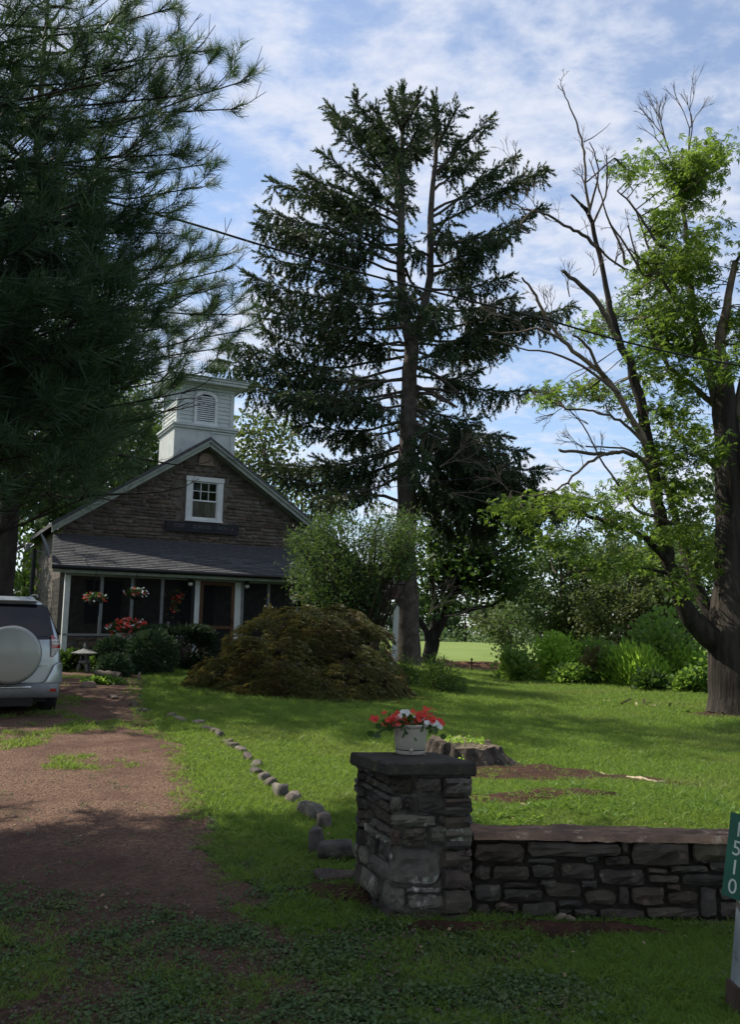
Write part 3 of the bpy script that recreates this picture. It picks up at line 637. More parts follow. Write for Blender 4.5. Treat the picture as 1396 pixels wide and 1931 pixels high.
# dark soil patches round the stump, sheets just above the lawn sheet
PT = [((1000, 1462), 1.0, .62), ((1110, 1472), .8, .42), ((935, 1455), .6, .45), ((955, 1510), .42, .22), ((1070, 1500), .5, .22), ((1235, 1478), .5, .24), ((650, 1690), .34, .2), ((1030, 1757), .7, .09), ((720, 1660), .15, .25), ((1395, 1352), 1.1, .7)]
Vp = []; Fp = []
for (pp, rx, ry) in PT:
    c = gnd(*pp); b = len(Vp); Vp.append((c[0], c[1], float(terr(c[0], c[1]))+.055)); rings = 5; nn_ = 36
    for r_ in range(1, rings+1):
        for i in range(nn_):
            a = 2*math.pi*i/nn_; s_ = (r_/rings)*(.55+.9*fbm(math.cos(a)*2+pp[0], math.sin(a)*2+pp[1], 1.5)); x = c[0]+math.cos(a)*rx*s_; y = c[1]+math.sin(a)*ry*s_
            Vp.append((x, y, float(terr(x, y))+(.05-.02*r_/rings+.03*(vn(x, y, 9)-.5) if r_ < rings else -.02)))
    for i in range(nn_): Fp.append((b, b+1+i, b+1+(i+1) % nn_))
    for r_ in range(rings-1):
        for i in range(nn_): o_ = b+1+r_*nn_; Fp.append((o_+i, o_+nn_+i, o_+nn_+(i+1) % nn_, o_+(i+1) % nn_))
obj('bare_soil', Vp, Fp, M['dirt'], smooth=True, kind='structure')
SOILC = [(gnd(*pp)[:2], rx, ry) for (pp, rx, ry) in PT]
#==PART3==

# ------------------------------------------------------------------ house (local x along the front, y into the house, z above its foot)
YAW = math.radians(27); HO = np.array([-4.44, 24.37, .78])
HU = np.array([math.cos(YAW), math.sin(YAW), 0]); HV = np.array([-math.sin(YAW), math.cos(YAW), 0])
def hw(x, y, z): return HO+HU*x+HV*y+np.array([0, 0, z])
house = thing('stone_house', 'old fieldstone schoolhouse with a white belfry, gable window and dark shingled screened porch', 'house', HO, YAW)
AX, AZ, SL = -.17, 5.98, .665; XL, XR = -3.85, 3.55; DEP = 9.0
gz = lambda x: AZ-.14-SL*abs(x-AX)
WN = (-.70, .34, 3.73, 4.98)      # upper window outer trim
# walls
mb = MB(); mb.prism([(XL, 0), (XR, 0), (XR, gz(XR)), (AX, gz(AX)), (XL, gz(XL))], .03, .45); gw = mb.build('gable_wall', M['mortar'], house)
mb = MB(); mb.box(XL, XL+.4, .45, DEP, 0, gz(XL)-.02); mb.box(XR-.4, XR, .45, DEP, 0, gz(XR)-.02); mb.box(XL, XR, DEP, DEP+.4, 0, gz(XR)-.02); mb.build('side_wall', M['mortar'], house)
mb = MB(); mb.prism([(XL, gz(XR)), (XR, gz(XR)), (AX, gz(AX))], DEP, DEP+.4); mb.build('rear_gable', M['mortar'], house)
# gable stones
cand = []
z = 2.95; zz_top = AZ
while z < zz_top:
    h = rng.uniform(.06, .13); x = XL+rng.uniform(-.1, .1)
    while x < XR:
        w = rng.uniform(.14, .46) if rng.random() < .8 else rng.uniform(.08, .14); hh = h*rng.uniform(.8, 1.0)
        x0, x1 = x+.012, x+w-.012; zc = z+h/2+rng.uniform(-.006, .006)
        zc += .018*math.sin(x*1.9+z*5)+rng.uniform(-.008, .008); hh *= rng.uniform(.78, 1.08); ok = x0 > XL and x1 < XR and zc+hh/2 < gz(x0)-.02 and zc+hh/2 < gz(x1)-.02
        if x1 > WN[0]-.02 and x0 < WN[1]+.02 and zc+hh/2 > WN[2] and zc-hh/2 < WN[3]: ok = False
        if x1 > -.46 and x0 < .10 and zc+hh/2 > 5.25 and zc-hh/2 < 5.70: ok = False
        if ok: cand.append((w*hh, x0, x1, zc, hh))
        x += w
    z += h
cand.sort(reverse=True)
gst = []
SV, SF = [], []
for k, (_, x0, x1, zc, hh) in enumerate(cand):
    V, F = stone(x1-x0, hh-.014, .09, _r, 2, 2, .014, rough=.006)
    if k < 296:
        o = obj('stone', V, F, M['hstone'], gw, True); o.location = ((x0+x1)/2, rng.uniform(-.008, .012), zc)
    else:
        b = len(SV); y_ = rng.uniform(-.004, .012); SV += [(v[0]+(x0+x1)/2, v[1]+y_, v[2]+zc) for v in V]; SF += [tuple(i+b for i in f) for f in F]
if SV: obj('small_stones', SV, SF, M['hstone'], gw, True, kind='stuff')
# left side wall stones, joined
SV, SF = [], []; z = .1
while z < 3.2:
    h = rng.uniform(.10, .18); y = .1
    while y < DEP-.3:
        w = rng.uniform(.2, .5); V, F = stone(w-.02, h-.02, .08, _r, 2, 2, .014, rough=.006); b = len(SV)
        SV += [(XL+v[1], y+w/2-v[0], v[2]+z+h/2) for v in V]; SF += [tuple(i+b for i in f) for f in F]; y += w
    z += h
obj('side_stones', SV, SF, M['hstone'], house, True, kind='stuff')
# main roof: two slabs, overhanging the gable; rake boards and soffit
ov = .32
def slab(x0, x1, dz0, dz1, y0, y1):      # along the slope, offsets measured straight up
    f = lambda x, d: AZ-SL*abs(x-AX)+d
    return [(x0, f(x0, dz0)), (x1, f(x1, dz0)), (x1, f(x1, dz1)), (x0, f(x0, dz1))], y0, y1
for (xa, xb) in ((-4.18, AX), (AX, 3.86)):
    mb = MB(); p, y0, y1 = slab(xa, xb, .0, .10, -ov, DEP+ov+.2); mb.prism(p, y0, y1); mb.build('roof_slope', M['shingle'], house)
    mb = MB(); p, y0, y1 = slab(xa+.02, xb, -.17, -.006, -ov+.01, -ov+.05); mb.prism(p, y0, y1); p, y0, y1 = slab(xa, xb, -.05, -.003, -ov-.035, -ov+.008); mb.prism(p, y0, y1)
    mb.build('rake_board', M['rake'], house)
    mb = MB(); p, y0, y1 = slab(xa+.05, xb, -.16, -.008, -.06, .028); mb.prism(p, y0, y1); p, y0, y1 = slab(xa+.04, xb, -.03, -.009, -ov+.052, -.062); mb.prism(p, y0, y1); mb.build('soffit_board', M['rake'], house)
# belfry
bx0, bx1, by0, by1 = -.98, .80, .50, 2.2
bel = link('belfry', None, house)
mb = MB(); mb.box(bx0, bx1, by0, by1, 5.3, 6.50); mb.build('base', M['belfry'], bel)
mb = MB(); mb.box(bx0-.05, bx1+.05, by0-.05, by1+.05, 6.44, 6.50-.003); mb.box(bx0-.08, bx1+.08, by0-.08, by1+.08, 6.503, 6.56); mb.build('base_moulding', M['belfry'], bel)
mb = MB(); mb.box(.10, .14, by0-.02, by0-.002, 5.7, 6.36); mb.box(.66, .70, by0-.02, by0-.002, 5.7, 6.36); mb.box(.10, .70, by0-.021, by0-.003, 6.36, 6.40); mb.build('panel_frame', M['belfry'], bel)
ux0, ux1, uy0, uy1 = -.92, .74, .56, 2.14
mb = MB(); mb.box(ux0+.03, ux1-.03, uy0+.03, uy1-.03, 6.56, 7.72); mb.build('core', M['belfry'], bel)
lc, lw = -.09, .26           # louvre centre, half width
zb = 6.6
while zb < 7.62:             # clapboards each side of the louvre and down the left face
    zt_ = min(zb+.115, 7.66)
    for (a, b) in ((ux0+.09, lc-lw-.09), (lc+lw+.09, ux1-.09)):
        o = obj('clapboard', [(a, uy0-.002, zb), (b, uy0-.002, zb), (b, uy0+.03, zb), (a, uy0+.03, zb), (a, uy0+.014, zt_), (b, uy0+.014, zt_), (b, uy0+.03, zt_), (a, uy0+.03, zt_)], [(0, 1, 5, 4), (0, 3, 2, 1), (4, 5, 6, 7), (0, 4, 7, 3), (1, 2, 6, 5)], M['belfry'], bel)
    for sx, xw in ((-1, ux0), (1, ux1)):
        V = [(xw-sx*-.002 if sx < 0 else xw+.002, uy0+.09, zb), (xw+sx*.002, uy1-.09, zb), (xw-sx*.014, uy1-.09, zt_), (xw-sx*.014, uy0+.09, zt_), (xw-sx*.03, uy0+.09, zb), (xw-sx*.03, uy1-.09, zb)]
        V[0] = (xw+sx*.002, uy0+.09, zb)
        obj('clapboard', V, [(0, 1, 2, 3), (0, 4, 5, 1)] if sx > 0 else [(3, 2, 1, 0), (1, 5, 4, 0)], M['belfry'], bel)
    zb += .118
for (a, b) in ((ux0, uy0), (ux1-.09, uy0), (ux0, uy1-.09), (ux1-.09, uy1-.09)):
    MB().box(a-.012, a+.102, b-.012, b+.102, 6.562, 7.66).build('corner_board', M['belfry'], bel)
# arched louvre
def arch(cx, hw_, z0, zs, rise, n=14): return [(cx-hw_, z0), (cx+hw_, z0)]+[(cx+hw_*math.cos(math.pi*i/n), zs+rise*math.sin(math.pi*i/n)) for i in range(n+1)]
outer = arch(lc, lw+.08, 6.60, 7.36, .22); inner = arch(lc, lw, 6.66, 7.34, .15)
mb = MB(); n = len(outer); yf, yb = uy0-.045, uy0+.028
mb.add([(p[0], yf, p[1]) for p in outer]+[(p[0], yf, p[1]) for p in inner]+[(p[0], yb, p[1]) for p in outer]+[(p[0], yb, p[1]) for p in inner],
       [(i, (i+1) % n, n+(i+1) % n, n+i) for i in range(n)]+[(2*n+i, 2*n+(i+1) % n, (i+1) % n, i) for i in range(n)]+[(n+i, n+(i+1) % n, 3*n+(i+1) % n, 3*n+i) for i in range(n)])
mb.box(lc-lw-.13, lc+lw+.13, uy0-.06, uy0+.02, 6.565, 6.60)
lf = mb.build('louvre_frame', M['white'], bel)
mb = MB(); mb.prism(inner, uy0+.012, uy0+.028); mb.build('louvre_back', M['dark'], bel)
for i in range(13):
    z0 = 6.675+i*.0605; hwid = lw if z0 < 7.32 else lw*math.sqrt(max(0, 1-((z0+.03-7.34)/.16)**2))
    if hwid > .05: obj('louvre_slat', [(lc-hwid, uy0-.03, z0), (lc+hwid, uy0-.03, z0), (lc+hwid, uy0+.01, z0+.04), (lc-hwid, uy0+.01, z0+.04), (lc-hwid, uy0-.03, z0-.012), (lc+hwid, uy0-.03, z0-.012)], [(0, 1, 2, 3), (4, 5, 1, 0)], M['white'], bel)
# cornice in steps and low hipped cap
mb = MB()
for (e, z0, z1) in ((.03, 7.62, 7.70), (.10, 7.703, 7.76), (.30, 7.763, 7.84), (.335, 7.843, 7.90)): mb.box(ux0-e, ux1+e, uy0-e, uy1+e, z0, z1)
mb.build('cornice', M['belfry'], bel)
mb = MB(); e = .36; mx, my = (ux0+ux1)/2, (uy0+uy1)/2
mb.add([(ux0-e, uy0-e, 7.903), (ux1+e, uy0-e, 7.903), (ux1+e, uy1+e, 7.903), (ux0-e, uy1+e, 7.903), (ux0-e, uy0-e, 7.93), (ux1+e, uy0-e, 7.93), (ux1+e, uy1+e, 7.93), (ux0-e, uy1+e, 7.93), (mx, my, 8.12)],
       [(0, 3, 2, 1), (0, 1, 5, 4), (1, 2, 6, 5), (2, 3, 7, 6), (3, 0, 4, 7), (4, 5, 8), (5, 6, 8), (6, 7, 8), (7, 4, 8)]); mb.build('cap_roof', M['rake'], bel)
# upper window
win = link('gable_window', None, house)
x0, x1, z0, z1 = WN
mb = MB(); t_ = .155; mb.box(x0, x0+t_, -.05, .05, z0+.06, z1-.13); mb.box(x1-t_, x1, -.05, .05, z0+.06, z1-.13); mb.box(x0-.02, x1+.02, -.07, .05, z1-.127, z1); mb.box(x0-.01, x1+.01, -.085, .05, z0, z0+.057); mb.build('frame', M['white'], win)
xi0, xi1, zi0, zi1 = x0+t_, x1-t_, z0+.06, z1-.13; zm = zi0+(zi1-zi0)*.50
mb = MB(); b_ = .035
for (a0, a1, c0_, c1_) in ((xi0, xi0+b_, zi0, zi1), (xi1-b_, xi1, zi0, zi1), (xi0+b_, xi1-b_, zi0, zi0+.07), (xi0+b_, xi1-b_, zi1-b_, zi1), (xi0+b_, xi1-b_, zm-.02, zm+.02)): mb.box(a0, a1, -.02, .03, c0_, c1_)
w_ = (xi1-xi0-2*b_)/3
for i in (1, 2): mb.box(xi0+b_+w_*i-.009, xi0+b_+w_*i+.009, -.012, .022, zm+.02, zi1-b_)
mb.box(xi0+b_, xi1-b_, -.011, .021, (zm+zi1)/2-.009, (zm+zi1)/2+.009); mb.build('sash', M['white'], win)
for i in range(3):
    for j in range(2):
        za = zm+.02 if j == 0 else (zm+zi1)/2+.009; zb_ = (zm+zi1)/2-.009 if j == 0 else zi1-b_
        a = xi0+b_+w_*i+.009; b = xi0+b_+w_*(i+1)-.009; obj('pane', [(a, .005, za), (b, .005, za), (b, .005, zb_), (a, .005, zb_)], [(0, 1, 2, 3)], M['glass'], win)
obj('pane', [(xi0+b_, .005, zi0+.07), (xi1-b_, .005, zi0+.07), (xi1-b_, .005, zm-.02), (xi0+b_, .005, zm-.02)], [(0, 1, 2, 3)], M['glass'], win)
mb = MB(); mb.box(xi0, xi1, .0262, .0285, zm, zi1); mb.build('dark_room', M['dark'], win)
n = 40; V = []; 
for i in range(n+1):
    xx = xi0+b_*.6+(xi1-xi0-b_*1.2)*i/n; V += [(xx, .018+.006*math.sin(i*1.7), zi0+.03), (xx, .018+.006*math.sin(i*1.7), zm)]
obj('curtain', V, [(2*i, 2*i+2, 2*i+3, 2*i+1) for i in range(n)], M['curtain'], win, True)
# date stone and name board
ds = arch(-.18, .205, 5.36, 5.50, .16); mb = MB(); mb.prism(ds, -.03, .03); mb.box(-.43, .07, -.05, .03, 5.315, 5.357); mb.build('date_stone', M['date'], house)
def text(name, body, size, m_, parent, loc, rot, ext=.004, space=1.0, align='CENTER', bold=0.0):
    c = bpy.data.curves.new(name, 'FONT'); c.body = body; c.size = size; c.extrude = ext; c.space_character = space; c.align_x = align; c.align_y = 'CENTER'; c.offset = bold; c.resolution_u = 3
    o = bpy.data.objects.new(name, c); dg = bpy.context.evaluated_depsgraph_get(); COL.objects.link(o); dg.update(); me = bpy.data.meshes.new_from_object(o.evaluated_get(dg)); bpy.data.objects.remove(o)
    me.materials.clear(); me.materials.append(m_); o = link(name, me, parent, loc, rot); return o
mb = MB()
for k in range(4): mb.box(-.255+k*.042, -.238+k*.042, -.034, -.0295, 5.39, 5.42)
mb.build('date_marks', M['mortar'], house)
nb = thing('name_board', 'long black board with worn letters YOST SCHOOL HOUSE under the gable window', 'sign', hw(-.21, -.06, 3.56), YAW)
MB().box(-1.02, 1.03, -.02, .05, -.135, .135).build('board', M['sign'], nb)
for (wd, xc, sp) in (('YOST', -.66, .95), ('SCHOOL', -.02, .95), ('HOU', .575, .95), ('E', .85, .95)): text('lettering', wd, .135, M['letter'], nb, (xc, -.024, .02), (math.pi/2, 0, 0), .004, sp)

# porch
pf, pe = -2.3, -2.62          # front plane and eave line
PX0, PX1 = -4.05, 4.0; ZE, ZR = 2.20, 3.16
pr = link('porch', None, house)
mb = MB(); mb.add([(PX0-.35, pe, ZE-.02), (PX1+.3, pe, ZE-.02), (PX1+.3, .0, ZR-.02), (PX0-.02, .0, ZR-.02), (PX0-.35, pe, ZE-.10), (PX1+.3, pe, ZE-.10), (PX1+.3, 0, ZR-.10), (PX0-.02, 0, ZR-.10)],
       [(0, 1, 2, 3), (7, 6, 5, 4), (0, 4, 5, 1), (1, 5, 6, 2), (3, 2, 6, 7), (0, 3, 7, 4)]); mb.build('roof_deck', M['black'], pr)
rows = 20; shl = []
for j in range(rows):
    f0 = j/rows; f1 = (j+1)/rows; xl = PX0-.36+.33*f0; x = xl-rng.uniform(0, .25)
    while x < PX1+.3:
        w = .30; a = max(x+.004, xl); b = min(x+w-.004, PX1+.32)
        if b-a > .05: shl.append((j, f0, f1, a, b))
        x += w
def shingle(f0, f1, a, b, t):
    ya = pe-.02+(0-pe)*f0; yb = min(pe+(0-pe)*(f1+.25/rows), -.004); za = ZE+(ZR-ZE)*f0-.01; zb_ = ZE+(ZR-ZE)*f1-.012
    return [(a, ya, za), (b, ya, za), (b, ya, za+.012+t), (a, ya, za+.012+t), (b, yb, zb_+.012), (a, yb, zb_+.012)], [(0, 1, 2, 3), (3, 2, 4, 5)]
order = sorted(shl, key=lambda s: (s[3] > 1.9, -(s[4]-s[3])*1.0-(-s[0]*.004)))
SV, SF = [], []
prf = link('roof_covering', None, pr)
for k, (j, f0, f1, a, b) in enumerate(shl):
    V, F = shingle(f0, f1, a, b, rng.uniform(0, .008))
    if j < 13 and a < 2.9 and k < 300: V = np.array(V); c = V.mean(0); o = obj('shingle', V-c, F, M['shingle'], pr); o.location = c
    else: bb = len(SV); SV += V; SF += [tuple(i+bb for i in f) for f in F]
bpy.data.objects.remove(prf)
obj('far_shingles', SV, SF, M['shingle'], pr, kind='stuff')
mb = MB(); mb.box(PX0-.33, PX1+.28, pe+.012, pe+.04, ZE-.17, ZE-.102); mb.build('fascia', M['rake'], pr)
mb = MB(); mb.tube([(PX0-.36, pe-.05, ZE-.05), (PX1+.3, pe-.05, ZE-.06)], .045, 8); mb.build('gutter', M['black'], pr, True)
mb = MB(); mb.box(PX0, PX1, pf, pf+.1, 1.99, ZE-.04+.0); mb.build('beam', M['rake'], pr)
for (a, b) in ((-4.05, -3.93), (-.98, -.86), (.045, .20), (3.88, 4.0)): MB().box(a, b, pf-.012, pf+.11, .02, 1.987).build('post', M['white'], pr)
for x in (-3.21, -2.50, -1.78, -1.02, .25, .95, 1.75, 2.6, 3.3): MB().box(x-.035, x+.035, pf+.012, pf+.08, .64, 1.985).build('mullion', M['metalg'] if x != -1.02 else M['black'], pr)
for (a, b, zz0) in ((-3.925, -.985, .66), (.205, 3.875, .66)): obj('screen_panel', [(a, pf+.02, zz0), (b, pf+.02, zz0), (b, pf+.02, 1.986), (a, pf+.02, 1.986)], [(0, 1, 2, 3)], M['screen'], pr)
obj('screen_panel', [(-4.03, pf+.12, .66), (-4.03, -.02, .66), (-4.03, -.02, 1.986), (-4.03, pf+.12, 1.986)], [(0, 1, 2, 3)], M['screen'], pr)
mb = MB(); mb.box(-4.02, -.99, pf+.03, pf+.20, -.3, .60); mb.box(.21, 3.98, pf+.03, pf+.20, -.3, .60); mb.box(-4.04, -3.9, pf+.205, -.02, -.3, .6); mb.build('knee_wall', M['mortar'], pr)
mb = MB(); mb.box(-4.03, -.99, pf-.02, pf+.22, .603, .65); mb.box(.21, 3.99, pf-.02, pf+.22, .603, .65); mb.build('sill', M['metalg'], pr)
for (xa, xb) in ((-4.0, -1.0), (.23, 2.4)):
    z = .0
    for h in (.17, .15, .16, .12):
        x = xa
        while x < xb-.05: w = min(rng.uniform(.2, .45), xb-x); put_stone('stone', pr, w-.015, h-.015, .06, (x+w/2, pf+.005, z+h/2), (1, 0), M['hstone'], 2, 2, .012, .005); x += w
        z += h
mb = MB(); mb.box(-4.0, 3.98, pf+.21, .0, -.25, .06); mb.build('floor', M['metalg'], pr)
mb = MB(); mb.box(-.98, .2, pf-.35, pf+.02, -.3, -.08); mb.build('door_step', M['lantern'], pr)
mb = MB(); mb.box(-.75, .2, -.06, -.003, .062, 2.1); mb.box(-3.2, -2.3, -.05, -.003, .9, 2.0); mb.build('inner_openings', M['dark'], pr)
# screen door
dr = link('screen_door', None, pr)
da, db = -.855, .04
mb = MB(); mb.box(da, da+.085, pf-.02, pf+.02, .08, 1.98); mb.box(db-.085, db, pf-.02, pf+.02, .08, 1.98); mb.box(da+.085, db-.085, pf-.02, pf+.02, 1.89, 1.98); mb.box(da+.085, db-.085, pf-.02, pf+.02, .82, .90); mb.box(da+.085, db-.085, pf-.02, pf+.02, .08, .2)
mb.build('door_frame', M['woodfr'], dr)
obj('door_screen', [(da+.08, pf+.0, .2), (db-.08, pf, .2), (db-.08, pf, 1.9), (da+.08, pf, 1.9)], [(0, 1, 2, 3)], M['screen'], dr)
MB().box(db-.07, db-.045, pf-.055, pf-.02, .95, 1.06).build('handle', M['black'], dr)
for (x, k) in ((-1.13, 'left'), (.33, 'right')):
    l = thing('porch_lamp', 'white globe porch light on a black cap, on the %s of the screen door' % k, 'lamp', hw(x, pf-.09, 1.93), YAW, 'globe lamps beside the screen door')
    mb = MB(); mb.lathe([(.02, .10), (.05, .09), (.06, .03), (.045, .0)], 14); mb.box(-.02, .02, .0, .09, .06, .10); mb.build('fixture', M['black'], l)
    mb = MB(); mb.lathe([(.01, -.085), (.04, -.07), (.056, -.035), (.052, -.005), (.04, .002)], 16); mb.build('globe', M['lamp'], l, True)
# hanging baskets, flower box, statue
def flowermound(t, rx, ry, rz, zc, n, nr, nw, fs):
    P = rdir(n, .2)*np.array([rx, ry, rz])*R.uniform(.6, 1, (n, 1))+[0, 0, zc]; V, F = place(*OAKY, P, rdir(n, .1), rdir(n, 1), R.uniform(.03, .06, n)); obj('leaves', V, F, M['treeleaf'], t)
    def cs(k): d = rdir(k, .5)+[0, -.5, 0]; return nrm(d)*np.array([rx, ry, rz])*R.uniform(.85, 1.15, (k, 1))+[0, 0, zc]
    V, F = flowers(cs(nr), fs, 3, .02); obj('red_blooms', V, F, M['redfl'], t); V, F = flowers(cs(nw), fs, 2, .015); obj('white_blooms', V, F, M['whitefl'], t)
for (px, py, lab, s) in ((178, 1128, 'leftmost hanging basket of red and white flowers under the porch eave', 1), (256, 1118, 'second hanging basket, mostly white blooms, under the porch eave', 1)):
    q = at(px, py, 19.9+(px-178)*.008); t = thing('hanging_basket', lab, 'hanging basket', q, YAW, 'hanging flower baskets at the porch')
    mb = MB(); mb.lathe([(.05, -.16), (.11, -.13), (.15, -.02), (.145, -.02)], 16); mb.build('basket', M['black'], t, True)
    tb = TB(); zt_ = (HO[2]+ZE-.12)-q[2]
    for a in (0, 2.1, 4.2): tb.add([(.14*math.cos(a), .14*math.sin(a), -.02), (0, 0, zt_)], .004, 3)
    tb.build('chains', M['black'], t, world=False)
    flowermound(t, .25, .2, .12, .0, 300, 15 if px < 200 else 9, 7 if px < 200 else 15, .036)
q = at(240, 1192, 20.0); t = thing('flower_box', 'long planter heaped with red and white impatiens on the porch sill', 'planter', q, YAW)
MB().box(-.26, .26, -.10, .10, -.17, -.02).build('box', M['pot'], t); flowermound(t, .46, .2, .21, .08, 900, 80, 28, .042)
q = at(327, 1198, 21.0); q = hw(-1.62, pf-.05, .66)
t = thing('saint_statue', 'small grey praying figure statue standing on the porch sill left of the door', 'statue', q, YAW)
mb = MB(); mb.lathe([(.075, 0), (.08, .02), (.07, .05), (.062, .14), (.066, .19), (.05, .215), (.02, .225), (.018, .235), (.032, .255), (.036, .28), (.026, .305), (.004, .315)], 14); mb.build('figure', M['lantern'], t, True)
q = hw(-1.45, pf-.12, 0); t = thing('hanging_plant', 'dim trailing red plant hanging inside the porch right of the baskets', 'hanging plant', (q[0], q[1], HO[2]+1.7), YAW)
MB().lathe([(.05, -.14), (.09, -.02)], 12).build('basket', M['black'], t); n = 120
P = np.column_stack([R.normal(0, .08, n), R.normal(0, .06, n), .05-np.abs(R.normal(0, .3, n))]); V, F = place(*OAKY, P, rdir(n), rdir(n), .06); obj('leaves', V, F, M['jmaple'], t); V, F = flowers(P[:14], .04, 2); obj('red_blooms', V, F, M['redfl'], t)
tb = TB(); tb.add([(0, 0, -.05), (0, 0, .36)], .004, 3); tb.build('hook', M['black'], t, world=False)
# satellite dish at the left end
q = at(56, 1140, 20.6); zb = float(terr(q[0], q[1])); t = thing('satellite_dish', 'grey satellite dish seen edge-on on a tall mast at the left end of the porch', 'satellite dish', (q[0], q[1], zb))
hz = at(60, 1035, 20.6)[2]-zb
mb = MB(); mb.tube([(0, 0, 0), (.02, 0, hz)], .05, 8); mb.build('mast', M['black'], t)
mb = MB(); mb.tube([(-.12, 0, hz+.02), (.16, 0, hz-.06), (.32, .02, hz-.10)], .018, 6); mb.build('arm', M['metalg'], t)
ba = 1.33; Vd = []; Fd = []; rr = 8; na = 24
ctr = at(88, 1027, 20.6)-[q[0], q[1], zb]; nd = nrm(np.array([-.93, -.28, -.38])); e1 = nrm(np.cross(nd, [0, 1, 0])); e2 = np.cross(nd, e1)
for s_ in (0, 1):
    for i in range(rr+1):
        for k in range(na):
            a = 2*math.pi*k/na; r = i/rr; p = ctr+e1*math.cos(a)*r*.33+e2*math.sin(a)*r*.27+nd*(.06*r*r-.015*s_); Vd.append(p)
for s_ in (0, 1):
    for i in range(rr):
        for k in range(na): b = s_*(rr+1)*na; f = (b+i*na+k, b+i*na+(k+1) % na, b+(i+1)*na+(k+1) % na, b+(i+1)*na+k); Fd.append(f)
obj('dish', Vd, Fd, M['metalg'], t, True)
mb = MB(); mb.lathe([(.05, 0), (.06, .03), (.06, .16), (.03, .2)], 10, (-.15, 0, hz-.06)); mb.tube([(-.15, 0, hz+.05), (-.05, 0, hz+.12)], .035, 8); mb.build('receiver', M['metalg'], t, True)
# stone lantern
g = gnd(160, 1268)+[0, .0, 0]; q = at(157, 1262, 19.0); q[2] = terr(q[0], q[1]); t = thing('garden_lantern', 'small grey granite pagoda lantern beside the rounded shrubs', 'lantern', q)
for a in (-1, 1):
    for b in (-1, 1): mb = MB(); mb.add([(a*.10-.03, b*.10-.03, 0), (a*.10+.03, b*.10-.03, 0), (a*.10+.03, b*.10+.03, 0), (a*.10-.03, b*.10+.03, 0), (a*.075-.025, b*.075-.025, .17), (a*.075+.025, b*.075-.025, .17), (a*.075+.025, b*.075+.025, .17), (a*.075-.025, b*.075+.025, .17)], [(0, 3, 2, 1), (4, 5, 6, 7), (0, 1, 5, 4), (1, 2, 6, 5), (2, 3, 7, 6), (3, 0, 4, 7)]).build('leg', M['lantern'], t)
MB().lathe([(.13, .17), (.15, .20), (.15, .23), (.10, .25)], 6).build('platform', M['lantern'], t)
mb = MB()
for a in range(4): an = a*math.pi/2+.78; mb.box(.08*math.cos(an)-.02, .08*math.cos(an)+.02, .08*math.sin(an)-.02, .08*math.sin(an)+.02, .25, .36)
mb.box(-.09, .09, -.09, .09, .355, .37); mb.build('light_chamber', M['lantern'], t)
MB().lathe([(.28, .375), (.285, .395), (.17, .43), (.07, .47), (.03, .49)], 8).build('roof', M['lantern'], t)
MB().lathe([(.02, .49), (.035, .51), (.03, .54), (.008, .60)], 10).build('finial', M['lantern'], t, True)
# bell on a white post, by the spruce
q = at(742, 1258, 23.5); zb = float(terr(q[0], q[1])); lean = .03
t = thing('bell_post', 'leaning white wooden post carrying an old dark bell, left of the spruce trunk', 'post', (q[0], q[1], zb))
zt_ = at(742, 1146, 23.5)[2]-zb
mb = MB(); w = .078; mb.add([(-w, -w, -.1), (w, -w, -.1), (w, w, -.1), (-w, w, -.1), (-w*.75+.06, -w, zt_), (w*.95+.06, -w, zt_), (w*.95+.06, w, zt_), (-w*.75+.06, w, zt_), (.07, 0, zt_+.1)], [(0, 1, 5, 4), (1, 2, 6, 5), (2, 3, 7, 6), (3, 0, 4, 7), (4, 5, 8), (5, 6, 8), (6, 7, 8), (7, 4, 8)]); mb.build('post', M['white'], t)
mb = MB(); mb.tube([(.07, 0, zt_), (.07, 0, zt_+.25), (-.2, 0, zt_+.35), (-.2, 0, zt_+.62)], .02, 6); mb.tube([(.07, 0, zt_+.25), (.26, 0, zt_+.33), (.26, 0, zt_+.62)], .02, 6); mb.tube([(-.22, 0, zt_+.62), (.28, 0, zt_+.62)], .03, 6); mb.build('yoke', M['black'], t)
mb = MB(); mb.lathe([(.27, zt_+.22), (.22, zt_+.26), (.17, zt_+.36), (.15, zt_+.48), (.11, zt_+.56), (.02, zt_+.60)], 20, (.03, 0, 0)); mb.build('bell', M['iron'], t, True)
# iron cross at the far end of the lawn
q = at(890, 1270, 33.5); zb = float(terr(q[0], q[1])); t = thing('iron_cross', 'small dark iron cross standing at the far end of the lawn before the bank', 'cross', (q[0], q[1], zb))
mb = MB(); mb.box(-.025, .025, -.02, .02, 0, .44); mb.box(-.14, .14, -.019, .019, .30, .35); mb.build('cross_bars', M['iron'], t)
mb = MB(); mb.lathe([(.03, .43), (.05, .46), (.02, .5)], 8); mb.build('finial', M['iron'], t)

# number sign at the right edge
post = thing('sign_post', 'weathered white wooden post with brown foot at the right edge of the photo', 'post', (*gnd(1402, 1915)[:2], 0.0))
b0 = np.array(post.location); tp = at(1418, 1700, b0[1]); lx = (tp[0]-b0[0])/tp[2]
def slant(mb, hw_, z0, z1): 
    return mb.add([(lx*z0-hw_, -hw_, z0), (lx*z0+hw_, -hw_, z0), (lx*z0+hw_, hw_, z0), (lx*z0-hw_, hw_, z0), (lx*z1-hw_, -hw_, z1), (lx*z1+hw_, -hw_, z1), (lx*z1+hw_, hw_, z1), (lx*z1-hw_, hw_, z1)], [(0, 3, 2, 1), (4, 5, 6, 7), (0, 1, 5, 4), (1, 2, 6, 5), (2, 3, 7, 6), (3, 0, 4, 7)])
slant(MB(), .045, .12, .98).build('shaft', M['postw'], post)
slant(MB(), .058, -.12, .13).build('foot', M['postb'], post)
SG = math.radians(-52)      # sign plate turned to face the drive
